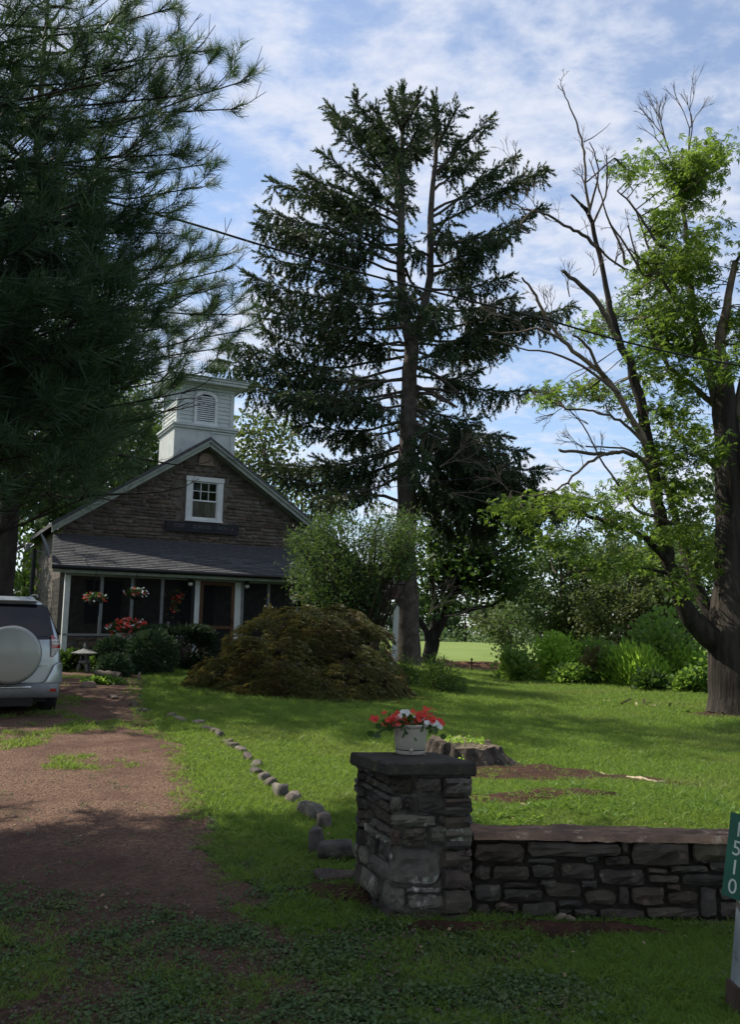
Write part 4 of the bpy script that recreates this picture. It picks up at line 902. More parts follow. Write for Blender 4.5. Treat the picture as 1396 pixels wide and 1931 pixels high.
sgp = at(1371, 1608, b0[1]-.06)     # middle of the left edge of the plate
sg = thing('house_number_sign', 'tilted green house number plate with pale upright digits on the leaning post', 'sign', sgp)
sg.rotation_euler = Quaternion((0, 0, 1), SG).to_euler(); q_ = Quaternion((0, 1, 0), .155); sg.rotation_mode = 'QUATERNION'; sg.rotation_quaternion = q_ @ Quaternion((0, 0, 1), SG)
MB().box(0, .15, -.002, .002, -.174, .174).build('plate', M['green'], sg)
for k, ch in enumerate('1510'): text('digit', ch, .088, M['digit'], sg, (.046, -.0035, .108-k*.079), (math.pi/2, 0, 0), .0008, bold=.0)
mb = MB()
for z in (.165, -.165): mb.lathe([(.006, 0), (.006, .004), (.002, .006)], 8)
obj('bolt', [(v[0]+.075, -.003-v[2], v[1]+.178) for v in MB().lathe([(.006, 0), (.006, .004), (.002, .006)], 8).V], MB().lathe([(.006, 0), (.006, .004), (.002, .006)], 8).F, M['metalg'], sg)
# overhead cables
cab = [at(-900, 130, 7.0), at(0, 335, 7.6), at(300, 405, 8.1), at(520, 470, 8.5), at(760, 535, 9.0), at(1000, 595, 9.5), at(1396, 690, 10.3), at(2300, 830, 12)]
o = MB().tube(jit(cab, 0, 6), .011, 6).build('overhead_cable', M['cable'], None, True); tag(o, 'thick black overhead cable sagging across the whole view', 'cable')
o = MB().tube(jit([hw(.25, -.35, 5.55), at(520, 893, 24.5), at(640, 925, 25), at(900, 900, 26)], 0, 4), .009, 5).build('service_wire', M['cable'], None, True); tag(o, 'thin service wire leaving the right rake of the stone gable', 'wire')
#==PART4==

# ------------------------------------------------------------------ parked car, seen from behind
q = at(-19, 1300, 12.2); q[2] = float(terr(q[0], q[1]))-.01
car = thing('parked_car', 'silver sport utility car with a round spare wheel cover, parked on the drive', 'car', q, math.radians(25))
def prof(w, zb, rz, rw, belt=1.06):
    return [(0, zb), (.6*w, zb), (.88*w, zb+.02), (.965*w, zb+.09), (.99*w, zb+.25), (w, .70), (.995*w, .86), (.965*w, belt), (.93*w, belt+.10), (.86*w, belt+.30), (rw+.03, rz-.13), (rw-.01, rz-.06), (rw-.09, rz-.015), (rw*.5, rz+.008), (0, rz+.015)]
stn = [(0.0, .80, .44, 1.60, .60), (.05, .865, .36, 1.62, .63), (.16, .90, .32, 1.64, .65), (.5, .905, .30, 1.665, .66), (1.4, .905, .30, 1.68, .66), (2.4, .905, .30, 1.66, .65), (2.9, .905, .30, 1.60, .62), (3.5, .90, .30, 1.10, .60), (4.1, .86, .32, .98, .55), (4.35, .72, .38, .86, .45)]
V = []; F = []; np_ = None
for (y, w, zb, rz, rw) in stn:
    p = prof(w, zb, rz, rw, min(1.06, rz-.28) if rz < 1.3 else 1.06); full = p+[(-x, z) for x, z in p[-2:0:-1]]; np_ = len(full)
    for (x, z) in full:
        yy = y+(.30*max(0, min(1, (z-1.04)/.58))**1.15 if y < .6 else 0); V.append((x, yy, z))
for s_ in range(len(stn)-1):
    for i in range(np_): F.append((s_*np_+i, (s_+1)*np_+i, (s_+1)*np_+(i+1) % np_, s_*np_+(i+1) % np_))
hh = (np_)//2
for b in (0, (len(stn)-1)*np_):
    for i in range(hh):
        l0 = b+i; l1 = b+i+1; r0_ = b+(np_-i) % np_; r1_ = b+(np_-i-1) % np_
        f = (l0, l1, r1_, r0_) if b == 0 else (r0_, r1_, l1, l0)
        f = tuple(dict.fromkeys(f)); F.append(f)
body = obj('body', V, F, M['carpaint'], car, True)
mod = body.modifiers.new('sub', 'SUBSURF'); mod.levels = 2; mod.render_levels = 2
body.data.polygons.foreach_set('use_smooth', np.ones(len(body.data.polygons), bool))
def rear_y(z, x=0): return .30*max(0, min(1, (z-1.04)/.58))**1.15+.05*abs(x/.8)**4
def panel(name, outline, m_, off=.016, thick=.02, par=car, smooth=False, label=None):
    n = len(outline); V = [(x, rear_y(z, x)-off, z) for x, z in outline]+[(x, rear_y(z, x)-off+thick, z) for x, z in outline]
    cx0 = sum(p[0] for p in outline)/n; cz0 = sum(p[1] for p in outline)/n; V.append((cx0, rear_y(cz0, cx0)-off-.002, cz0)); c = 2*n
    F = [(i, (i+1) % n, c) for i in range(n)]+[(i+n, (i+1) % n+n, (i+1) % n, i) for i in range(n)]
    return obj(name, V, F, m_, par, smooth, label=label)
def rrect(x0, x1, z0, z1, r=.05, tx0=0, tx1=0, k=5):
    P = []
    for (cx_0, cz_0, a0) in ((x1-r, z0+r, -90), (x1-r+tx1, z1-r, 0), (x0+r+tx0, z1-r, 90), (x0+r, z0+r, 180)):
        for i in range(k+1): a = math.radians(a0+90*i/k); P.append((cx_0+r*math.cos(a), cz_0+r*math.sin(a)))
    return P
# glass is laid out in horizontal strips so that it follows the slanted tail
def strips(name, x0, x1, z0, z1, tx, m_, off, nz=8, par=car, label=None):
    V = []; F = []
    for j in range(nz+1):
        z = z0+(z1-z0)*j/nz; k = j/nz; r = .05*max(0, 1-min(k, 1-k)/.12)**2
        for i in range(9): x = (x0+tx*k+r)+(x1-x0-2*tx*k-2*r)*i/8; V.append((x, rear_y(z, x)-off, z))
    for j in range(nz):
        for i in range(8): F.append((j*9+i, j*9+i+1, j*9+i+10, j*9+i+9))
    return obj(name, V, F, m_, par, True, label=label)
strips('rear_window_surround', -.79, .79, 1.075, 1.56, .11, M['carglass'], .012)
strips('rear_window', -.735, .735, 1.115, 1.50, .085, M['carglass'], .018)
mb = MB(); mb.add([(-.52, .17, 1.615), (.52, .17, 1.615), (.50, .46, 1.672), (-.50, .46, 1.672), (-.56, .19, 1.585), (.56, .19, 1.585), (.54, .46, 1.62), (-.54, .46, 1.62)], [(0, 1, 2, 3), (4, 5, 1, 0), (5, 6, 2, 1), (7, 4, 0, 3), (7, 6, 5, 4)]); sp = mb.build('roof_spoiler', M['carpaint'], car)
bv = sp.modifiers.new('b', 'BEVEL'); bv.width = .012; bv.segments = 2
# spare wheel cover
cxs, czs = .215, .865
mb = MB(); mb.lathe([(.30, .0), (.375, -.02), (.392, -.05), (.392, -.17), (.385, -.195), (.36, -.215), (.345, -.217), (.25, -.232), (.12, -.238), (.002, -.24)], 64)
V = [(cxs+v[0], v[2]-.0, czs+v[1]) for v in mb.V]; sc = obj('spare_wheel_cover', V, [f for f in mb.F], M['carcover'], car, True)
mb = MB(); mb.lathe([(.393, -.03), (.402, -.04), (.402, -.12), (.393, -.13)], 64); obj('cover_band', [(cxs+v[0], v[2], czs+v[1]) for v in mb.V], mb.F, M['black'], sc, True)
# tail lights with lens bands
for s_ in (1, -1):
    pl = [(.735, 1.13), (.79, 1.135), (.845, 1.10), (.875, 1.02), (.882, .94), (.865, .88), (.82, .845), (.752, .835)]
    def lens(name, a, b, m_, off=.028, par=None):
        zs_ = np.linspace(a, b, 6); V = []; F = []
        for z in zs_:
            xo = np.interp(z, [.835, .86, .90, .96, 1.02, 1.08, 1.11, 1.135], [.79, .845, .875, .886, .882, .858, .83, .78]); xi = .752-.017*(z-.835)/.3
            for i in range(7):
                k = i/6; x = xi+(xo-xi)*k; y = rear_y(z, x)-off-.022+.13*k**3.5; V.append((s_*x, y, z))
        for j in range(5):
            for i in range(6): f = (j*7+i, j*7+i+1, j*7+i+8, j*7+i+7); F.append(f if s_ > 0 else f[::-1])
        return obj(name, V, F, m_, par, True)
    tl = lens('tail_light', .835, 1.133, M['redlens'], .026, car)
    lens('clear_band', 1.045, 1.082, M['clearlens'], .030, tl); lens('clear_band', 1.0, 1.035, M['clearlens'], .030, tl); lens('turn_lens', .845, .955, M['clearlens'], .030, tl)
    bm_ = [(s_*x, z) for x, z in ((.735, .835), (.728, .70), (.70, .50), (.62, .455), (.84, .455), (.90, .52), (.905, .70), (.89, .835))]
    mb = MB(); mb.box(*sorted((s_*.66, s_*.84)), -.075, -.03, .365, .405); mb.build('reflector', M['redlens'], car)
# tail gate shut lines and badge
mb = MB()
for pts in ([(.742, .84), (.740, .62), (.70, .50), (.60, .475), (-.60, .475), (-.70, .50), (-.740, .62), (-.742, .84)], [(.742, .70), (.58, .70)], [(-.742, .70), (-.3, .70)], [(.755, 1.135), (.738, 1.04), (.745, .84)], [(-.755, 1.135), (-.738, 1.04), (-.745, .84)]):
    mb.tube([(x, rear_y(z, x)-.004, z) for x, z in pts], .0055, 5)
mb.build('tailgate_gap', M['black'], car)
mb = MB(); mb.box(.635, .72, -.012, .02, .722, .735); mb.build('badge', M['chrome'], car)
mb = MB(); mb.tube([(x, -.004, z) for x, z in ((.60, .86), (.61, .80), (.60, .70))], .008, 5); mb.build('tailgate_crease', M['carpaint'], car, True)
# bumper
mb = MB(); n = 24; prs = [(.475, .0), (.47, -.10), (.435, -.115), (.42, -.10)]
def bump(name, prs, hw_, m_):
    V = []; F = []; n = 28
    for (z, y0) in prs:
        for i in range(n+1):
            k = 2*i/n-1; x = hw_*math.sin(k*math.pi/2)*1.0; y = y0+.32*abs(k)**7; V.append((x, y, z))
    for j in range(len(prs)-1):
        for i in range(n): F.append((j*(n+1)+i, (j+1)*(n+1)+i, (j+1)*(n+1)+i+1, j*(n+1)+i+1)[::-1] if False else (j*(n+1)+i, (j+1)*(n+1)+i, (j+1)*(n+1)+i+1, j*(n+1)+i+1))
    return obj(name, V, F, m_, car, True)
bump('bumper', [(.50, .10), (.475, -.05), (.44, -.085), (.38, -.09), (.29, -.06), (.27, .05)], .90, M['metalg'])
bump('bumper_strip', [(.448, -.07), (.444, -.096), (.425, -.102), (.412, -.096), (.408, -.07)], .60, M['chrome'])
for s_ in (1, -1):
    V = []; F = []; prs = [(.76, -.004, .885, .915), (.72, -.02, .80, .93), (.62, -.03, .76, .94), (.50, -.045, .70, .94), (.455, -.05, .62, .93), (.44, -.02, .60, .92)]
    for (z, y0, xi, xo) in prs:
        for i in range(9): k = i/8; V.append((s_*(xi+(xo-xi)*math.sin(k*math.pi/2)), y0+.34*k**2.6, z))
    for j in range(len(prs)-1):
        for i in range(8): f = (j*9+i, (j+1)*9+i, (j+1)*9+i+1, j*9+i+1); F.append(f if s_ > 0 else f[::-1])
    obj('bumper_corner', V, F, M['carpaint'], car, True)
MB().box(-.55, .55, -.03, .3, .17, .30).build('lower_valance', M['black'], car)
mb = MB(); mb.tube([(.30, -.02, .21), (.30, .3, .21)], .028, 10); mb.build('exhaust_pipe', M['chrome'], car, True)
mb = MB(); mb.box(-.75, .75, .3, 4.1, .2, .34); mb.build('underbody', M['black'], car)
for s_ in (1, -1):
    mb = MB(); mb.tube([(s_*.57, .52, 1.66), (s_*.57, .66, 1.705), (s_*.57, 1.4, 1.73), (s_*.57, 2.3, 1.71), (s_*.57, 2.45, 1.66)], .016, 6); mb.build('roof_rail', M['black'], car, True)
    for yw in (.78, 3.45):
        mb = MB(); mb.lathe([(.22, -.115), (.33, -.115), (.355, -.09), (.36, -.04), (.36, .04), (.355, .09), (.33, .115), (.22, .115)], 36)
        w_ = obj('wheel', [(s_*.80+v[2], yw+v[0], .36+v[1]) for v in mb.V], mb.F, M['rubber'], car, True)
        mb = MB(); mb.lathe([(.02, .10), (.20, .10), (.23, .118), (.23, .06)], 24); obj('rim', [(s_*(.80+v[2]), yw+v[0], .36+v[1]) for v in mb.V], mb.F, M['chrome'], w_, True)
    V = [(s_*.90, .62, 1.10), (s_*.90, 2.75, 1.10), (s_*.72, 2.4, 1.53), (s_*.72, .75, 1.53)]; obj('side_window', [(v[0]+s_*.012, v[1], v[2]) for v in V], [(0, 1, 2, 3) if s_ > 0 else (3, 2, 1, 0)], M['carglass'], car)
    mb = MB(); mb.box(*sorted((s_*.93, s_*1.10)), 2.5, 2.62, 1.02, 1.17); mb.build('side_mirror', M['black'], car)
#==PART5==

# ------------------------------------------------------------------ vegetation
def gpt(px, Y, py=1250): q = at(px, py, Y); return np.array([q[0], q[1], float(terr(q[0], q[1]))])
PINE_N = _pine(46, .75, .62, .024); PINE_F = _pine(24, .8, .62, .040); PINE_X = _pine(13, 1.0, .62, .075); SPR = _spruce(16)
def curve(A, B, sag, n=9, up=0.0):
    A = V3(A); B = V3(B); s = np.linspace(0, 1, n)[:, None]; L = np.linalg.norm(B-A)
    P = A+(B-A)*s; P[:, 2] += (-sag*L*np.sin(np.pi*s[:, 0])+up*L*(s[:, 0]**3-s[:, 0])); P[1:-1] += R.normal(0, .016*L/3, (n-2, 3)); P[1:-1] += np.sin(np.linspace(0, R.uniform(3, 7), n)+R.uniform(0, 6))[1:-1, None]*R.normal(0, .022*L, 3); return P
def rotz(h, a): return np.array([h[0]*math.cos(a)-h[1]*math.sin(a), h[0]*math.sin(a)+h[1]*math.cos(a), h[2]])
def pine_bough(tb, out, A, B, r0=.032, step=.2, lat=.36, sag=.04, keep=None, fine=False):
    P = curve(A, B, sag, 10, .05); L = np.linalg.norm(V3(B)-V3(A)); tb.add(P, np.linspace(r0, .006, 10), 5)
    n = max(3, int(L*.85/(step*1.5))); k0 = .12
    for i in range(n):
        s = k0+(1-k0)*(i+.5+R.uniform(-.3, .3))/n; x = s*9; j = max(0, min(int(x), 8)); p = P[j]+(P[j+1]-P[j])*(x-j); T = nrm(P[j+1]-P[j])
        for sg_ in (-1, 1):
            if R.random() < .18: continue
            h = rotz(T, math.radians(R.uniform(28, 68))*sg_); h[2] += R.uniform(-.15, .38); h = nrm(h)
            l = min((lat*L*(1-s)*1.0+.30)*R.uniform(.55, 1.25), 1.5); q = p+h*l; q[2] += .10*l
            tb.add([p, (p+q)/2+[0, 0, -.07*l], q], [.007, .005, .003], 3)
            m_ = max(1, int(l/.23)); sd = 1
            for k in range(m_):
                f = (k+.7)/m_; c = p+(q-p)*f+[0, 0, -.05*l*math.sin(math.pi*f)]; sd = -sd
                d = rotz(h, math.radians(R.uniform(25, 60))*sd); d[2] += R.uniform(0, .55); d = nrm(d); ln = R.uniform(.10, .26); e = c+d*ln; tb.add([c, e], [.004, .0025], 3)
                out.append((e-d*.07, d)); out.append((e-d*.10, d+R.normal(0, .45, 3)+[0, 0, .15]))
            out.append((q-h*.08, h+[0, 0, .3])); out.append((q-h*.10, h+R.normal(0, .4, 3)+[0, 0, .2]))
    for k in range(3): out.append((P[-1]-nrm(P[-1]-P[-2])*.1*k, nrm(P[-1]-P[-2])+R.normal(0, .35, 3)+[0, 0, .15]))
def shoots(name, out, tmpl, size, m_, parent, keep=None):
    P = np.array([o[0] for o in out]); D = nrm(np.array([o[1] for o in out]))
    if keep is not None: k = keep(P); P = P[k]; D = D[k]
    V, F = place(*tmpl, P, D, rdir(len(P), .5), size*R.uniform(.75, 1.2, len(P))); return obj(name, V, F, m_, parent, world=True)
_ey = [-200, 0, 40, 100, 150, 200, 235, 260, 300, 340, 400, 440, 480, 520, 560, 600, 640, 700, 740, 800, 850, 900, 950, 1000, 1060, 1120]
_ex = [330, 330, 345, 425, 478, 462, 340, 330, 405, 400, 330, 330, 442, 400, 430, 490, 440, 400, 330, 290, 280, 235, 140, 60, 20, -50]
def projN(P):
    q = P-CAM; z = np.maximum(q@cd, .1); return 698+FPX*(q@cr)/z, 965.5-FPX*(q@cu)/z
def keep_left(P):
    x, y = projN(P); return (P[:, 1] < .6) | (x < np.interp(y, _ey, _ex)-8*0) & ~((x > -60) & (y > 1130))
# near pine, trunk outside the picture on the left
PAx = np.array([-6.9, 5.6]); z0 = float(terr(*PAx)); PH = 15.5
t = thing('white_pine', 'near white pine, its long-needled boughs hanging into the picture from the upper left', 'tree', (PAx[0], PAx[1], z0))
def trk(z, base=PAx, zb=0, lean=(.0, .0)): return np.array([base[0]+lean[0]*z, base[1]+lean[1]*z, zb+z])
MB().tube(jit([trk(z, zb=z0) for z in (-.2, 2, 5, 8, 11, 14, PH)], .03, 3), lerp_r([.36, .30, .25, .19, .13, .07, .02], 3), 14).build('trunk', M['barkp'], t, True, True)
tb = TB(); outv = []; outf = []; outm = []
TIPS = [(325, 15, 7.6), (300, -60, 7.2), (415, 92, 7.9), (470, 150, 8.1), (455, 205, 8.0), (300, 235, 7.2), (345, 180, 7.0), (350, 290, 7.6), (402, 308, 8.0), (380, 352, 8.0), (325, 400, 7.6), (330, 440, 7.4), (436, 478, 8.3), (440, 505, 8.4), (385, 545, 8.0), (488, 592, 8.8), (475, 620, 8.6), (425, 655, 8.6), (390, 700, 8.4), (372, 735, 8.2), (355, 760, 8.4),
        (260, 120, 6.8), (200, 60, 6.6), (150, 150, 6.5), (240, 320, 6.8), (180, 260, 6.2), (250, 420, 7.0), (160, 380, 6.4), (290, 520, 7.6), (200, 500, 6.8), (300, 620, 7.6), (210, 600, 6.9), (120, 560, 6.2), (310, 700, 7.9), (230, 720, 7.2), (140, 680, 6.5), (270, 790, 7.9), (180, 830, 7.3), (100, 780, 6.6), (240, 880, 8.3), (120, 900, 7.6), (60, 860, 6.8), (40, 640, 6.3), (60, 470, 6.2), (60, 300, 6.0), (50, 120, 6.2), (120, 20, 6.4)]+[(R.uniform(-40, 235), y_, R.uniform(6.2, 9.0)) for y_ in np.linspace(380, 930, 24)]
for (px, py, Y) in [q_ for q_ in TIPS if not (q_[0] < 200 and q_[1] < 330)]:
    B = at(px, py, Y); L = math.hypot(B[0]-PAx[0], B[1]-PAx[1]); zA = B[2]-L*R.uniform(.02, .16)
    A = np.array([PAx[0], PAx[1], zA]); pine_bough(tb, outv if px > 235 else outm, A, B, .026, .21, .30, .07)
for k in range(62):
    z = 4.8+(PH-5.0)*(k+.5)/62+z0; a = k*2.4+R.uniform(-.3, .3); L = (5.3*(1-((z-z0-6)/11)**2 if z-z0 > 6 else 1.0)*R.uniform(.75, 1.05) if z < 14 else 1.6)
    L = max(1.0, 5.0*(1-max(0, z-z0-7)/10.5))*R.uniform(.7, 1.05)
    A = np.array([PAx[0], PAx[1], z]); B = A+[math.cos(a)*L, math.sin(a)*L, L*R.uniform(.02, .2)]; pine_bough(tb, outf, A, B, .05, .30, .34)
tb.build('boughs', M['barkp'], t)
shoots('needle_plumes', outv, PINE_N, .235, M['pine'], t, keep_left); shoots('inner_needle_plumes', outm, PINE_F, .29, M['pine'], t, keep_left); shoots('needles', outf, PINE_X, .27, M['pine'], t, lambda P: keep_left(P) & ~((P[:, 1] > .6) & (projN(P)[0] > -30) & (projN(P)[1] < 460) & (R.random(len(P)) < .8)))
# pine behind the car
def far_pine(name_label, base, H, rad, zmin, tr, nb, tmpl, size, keep=None, seed=0):
    z0 = base[2]; t = thing('pine_tree', name_label, 'tree', base)
    MB().tube(jit([(base[0], base[1], z0+z) for z in np.linspace(-.2, H, 7)], .03, 3), lerp_r([tr, tr*.9, tr*.75, tr*.6, tr*.42, tr*.22, .02], 3), 12).build('trunk', M['barkp'], t, True, True)
    tb = TB(); o_ = []
    for k in range(nb):
        f = (k+.5)/nb; z = zmin+(H-zmin-.3)*f; a = k*2.4; L = max(.6, rad*(1-max(0, f-.25)/.78))*R.uniform(.75, 1.1)
        A = np.array([base[0], base[1], z0+z]); B = A+[math.cos(a)*L, math.sin(a)*L, L*R.uniform(-.05, .15)]; pine_bough(tb, o_, A, B, .05, .36, .34)
    tb.build('boughs', M['barkp'], t); shoots('needles', o_, tmpl, size, M['pine'], t, keep); return t
far_pine('tall dark pine with its trunk rising behind the silver car', gpt(-2, 18.0), 16, 4.4, 3.6, .23, 84, PINE_F, .33, lambda P: keep_left(P) & ~((projN(P)[1] < 400) & (R.random(len(P)) < .6)))
far_pine('tall pine standing beyond the drive left of the stone house', gpt(-420, 17.5), 15, 4.0, 3.5, .27, 38, PINE_X, .34, keep_left)
# more trees outside the picture to the left that shade the drive and the foreground
def tree(name, label, base, H, crown, n, size, m_, tmpl=OAKY, tr=.2, limbs=True, bark=None, nsub=26, sig=.55, zc=None, group=None, shape=1.0, seedy=None, lean=(0, 0), keep=None):
    """trunk, limbs and a crown of leaf clumps; crown=(rx,ry,rz)"""
    base = V3(base); t = thing(name, label, 'tree', base, 0, group); bark = bark or M['barkl']
    rx, ry, rz = crown; c = base+[lean[0], lean[1], (zc if zc is not None else H-rz)]
    top = c+[0, 0, rz*.5]
    MB().tube(jit([base-[0, 0, .2], base+(c-base)*[.1, .1, .35], base+(c-base)*.75, top], tr*.15, 3), lerp_r([tr*1.25, tr, tr*.7, tr*.15], 3), 9).build('trunk', bark, t, True, True)
    S_ = rdir(nsub, .15)*(R.uniform(.25, 1, (nsub, 1))**.5)*.86*np.array([rx, ry, rz]); S_ = c+S_
    if limbs:
        tb = TB()
        for s_ in S_[::2]: p0 = base+(c-base)*R.uniform(.5, 1.05); tb.add(jit([p0, (p0+s_)/2+[0, 0, -.05*rz], s_], tr*.1, 2), np.linspace(tr*.35, .012, 5), 4)
        tb.build('limbs', bark, t)
    idx = R.integers(0, nsub, n); sg = sig*min(rx, ry, rz)
    P = S_[idx]+R.normal(0, 1, (n, 3))*sg*R.uniform(.5, 1.1, nsub)[idx][:, None]*[1, 1, .62]
    e = np.linalg.norm((P-c)/np.array([rx, ry, rz]), axis=1); P = c+(P-c)*np.where(e > 1.1, 1.1/e, 1)[:, None]
    P = P[P[:, 2] > base[2]+.15]
    if keep is not None: P = P[keep(P)]
    D = nrm(P-c)*.7+rdir(len(P))*.8+[0, 0, -.2]; V, F = place(*tmpl, P, D, rdir(len(P), 1.0), size*R.uniform(.7, 1.25, len(P)))
    obj('crown', V, F, m_, t, world=True); return t
def bush(name, label, base, r, n, size, m_, tmpl=OAKY, cat='shrub', lumps=14, sig=.30, stems=True, group=None, squash=.0, up=.6, rnd=.9, keep=None):
    """r=(rx,ry,h): a shrub from the ground up, leaf clumps over a domed body, stems inside"""
    base = V3(base); t = thing(name, label, cat, base, 0, group); rx, ry, h = r
    S_ = rdir(lumps, .5); S_[:, 2] = np.abs(S_[:, 2]); S_ = S_*R.uniform(.35, rnd, (lumps, 1))*[rx, ry, h]*.82+[0, 0, h*.10]
    if stems:
        tb = TB()
        for s_ in S_: tb.add(jit([base+[R.normal(0, rx*.1), R.normal(0, ry*.1), -.05], base+s_*[.5, .5, .6], base+s_], .02, 2), np.linspace(.03, .006, 5)*max(.5, h/2), 4)
        tb.build('stems', M['twig'], t)
    idx = R.integers(0, lumps, n); P = S_[idx]+R.normal(0, 1, (n, 3))*sig*np.array([rx, ry, h*.8])*R.uniform(.6, 1.1, lumps)[idx][:, None]
    P[:, 2] = np.abs(P[:, 2]); e = np.sqrt((P[:, 0]/rx)**2+(P[:, 1]/ry)**2+(P[:, 2]/h)**2); P = P*np.where(e > 1.05, 1.05/e*R.uniform(.92, 1.03, n), 1)[:, None]
    P = P+base
    if keep is not None: P = P[keep(P)]
    D = nrm(P-base)+rdir(len(P))*.7+[0, 0, up-.4]; V, F = place(*tmpl, P, D, rdir(len(P), 1.0), size*R.uniform(.7, 1.25, len(P)))
    obj('foliage', V, F, m_, t, world=True); return t
def clip_ball(t, c, r, n, size, m_, name='clipped_head'):
    d = rdir(n); k = 1+.10*(fbm(d[:, 0]*2+c[0], d[:, 1]*2+d[:, 2]*2, 2)-.5)*2; P = V3(c)+d*np.array(r)*(k*R.uniform(.80, 1.02, n))[:, None]
    V, F = place(*SPR, P, d+R.normal(0, .5, (n, 3)), rdir(n), size*R.uniform(.7, 1.2, n)); return obj(name, V, F, m_, t, world=True)

# the big spruce
SY = 30.0; sb = gpt(772, SY); z0 = sb[2]
t = thing('spruce_tree', 'towering ragged spruce with a forked top and sunlit grey trunk, right of the house', 'tree', sb)
def sp_at(px, py, Y=SY): return at(px, py, Y)
tr_px = [(771, 1262, 25), (770, 1200, 22), (769, 1100, 20), (768, 1000, 19), (766, 900, 17.5), (770, 800, 16), (774, 700, 14.5), (776, 640, 14)]
pts = [sp_at(a, b) for a, b, _ in tr_px]; pts[0] = sb-[0, 0, .1]
MB().tube(jit(pts, .03, 3), lerp_r([r*SY/FPX for *_, r in tr_px], 3), 16).build('trunk', M['barks'], t, True, True)
for lead in ([(776, 645, 14), (765, 600, 10), (757, 500, 8.5), (757, 400, 7), (758, 300, 5), (759, 220, 3), (760, 176, 1)], [(776, 645, 13), (795, 600, 9), (810, 520, 7.5), (812, 440, 7), (817, 360, 5.5), (822, 280, 4), (830, 225, 1.5)]):
    MB().tube(jit([sp_at(a, b) for a, b, _ in lead], .02, 3), lerp_r([r*SY/FPX for *_, r in lead], 3), 10).build('leader', M['barks'], t, True, True)
def spr_bough(tb, out, A, B, dens=1.0, lat=.30, drop=.6, sag=.05, r0=.06, start=.28):
    lat *= R.uniform(.5, .9); start = min(.5, start*R.uniform(.6, 1.5)); dens *= 1.15
    P = curve(A, B, sag, 10, .06); L = np.linalg.norm(V3(B)-V3(A)); tb.add(P, np.linspace(r0, .01, 10), 5)
    n = max(3, int(L/.26*dens))
    for i in range(n):
        s = start+(1-start)*(i+.5)/n; x = s*9; j = min(int(x), 8); p = P[j]+(P[j+1]-P[j])*(x-j); T = nrm(P[j+1]-P[j])
        for sg_ in (-1, 1):
            a = math.radians(R.uniform(35, 75))*sg_; h = np.array([T[0]*math.cos(a)-T[1]*math.sin(a), T[0]*math.sin(a)+T[1]*math.cos(a), T[2]-R.uniform(.0, .5)]); h = nrm(h)
            l = min(1.3, (lat*L*(1-s)+.30)*R.uniform(.5, 1.2)); q = p+h*l; q[2] -= .12*l
            tb.add([p, q], [.012, .006], 3); m_ = max(2, int(l/.15))
            for k in range(m_):
                f = (k+.7)/m_; c = p+(q-p)*f; out.append((c, h*.7+np.array([0, 0, -drop*R.uniform(.2, 1.5)])+R.normal(0, .3, 3)))
        if R.random() < .95*drop*1.6:        # hanging branchlet
            l = R.uniform(.25, 1.0)*drop*1.5*(1 if s > .3 else .6); q = p+[R.normal(0, .08), R.normal(0, .08), -l]; tb.add([p, q], [.008, .004], 3)
            for k in range(max(2, int(l/.12))): f = (k+.6)/max(2, int(l/.12)); out.append((p+(q-p)*f, np.array([R.normal(0, .45), R.normal(0, .45), -.9])))
        out.append((p, T+[0, 0, .25]+R.normal(0, .25, 3))); 
    for k in range(4): out.append((P[-1]-nrm(P[-1]-P[-2])*.13*k, nrm(P[-1]-P[-2])+R.normal(0, .25, 3)))
tb = TB(); out_ = []
def trunk_px(py): return np.interp(py, [176, 400, 640, 800, 1000, 1260], [760, 757, 775, 770, 768, 771])
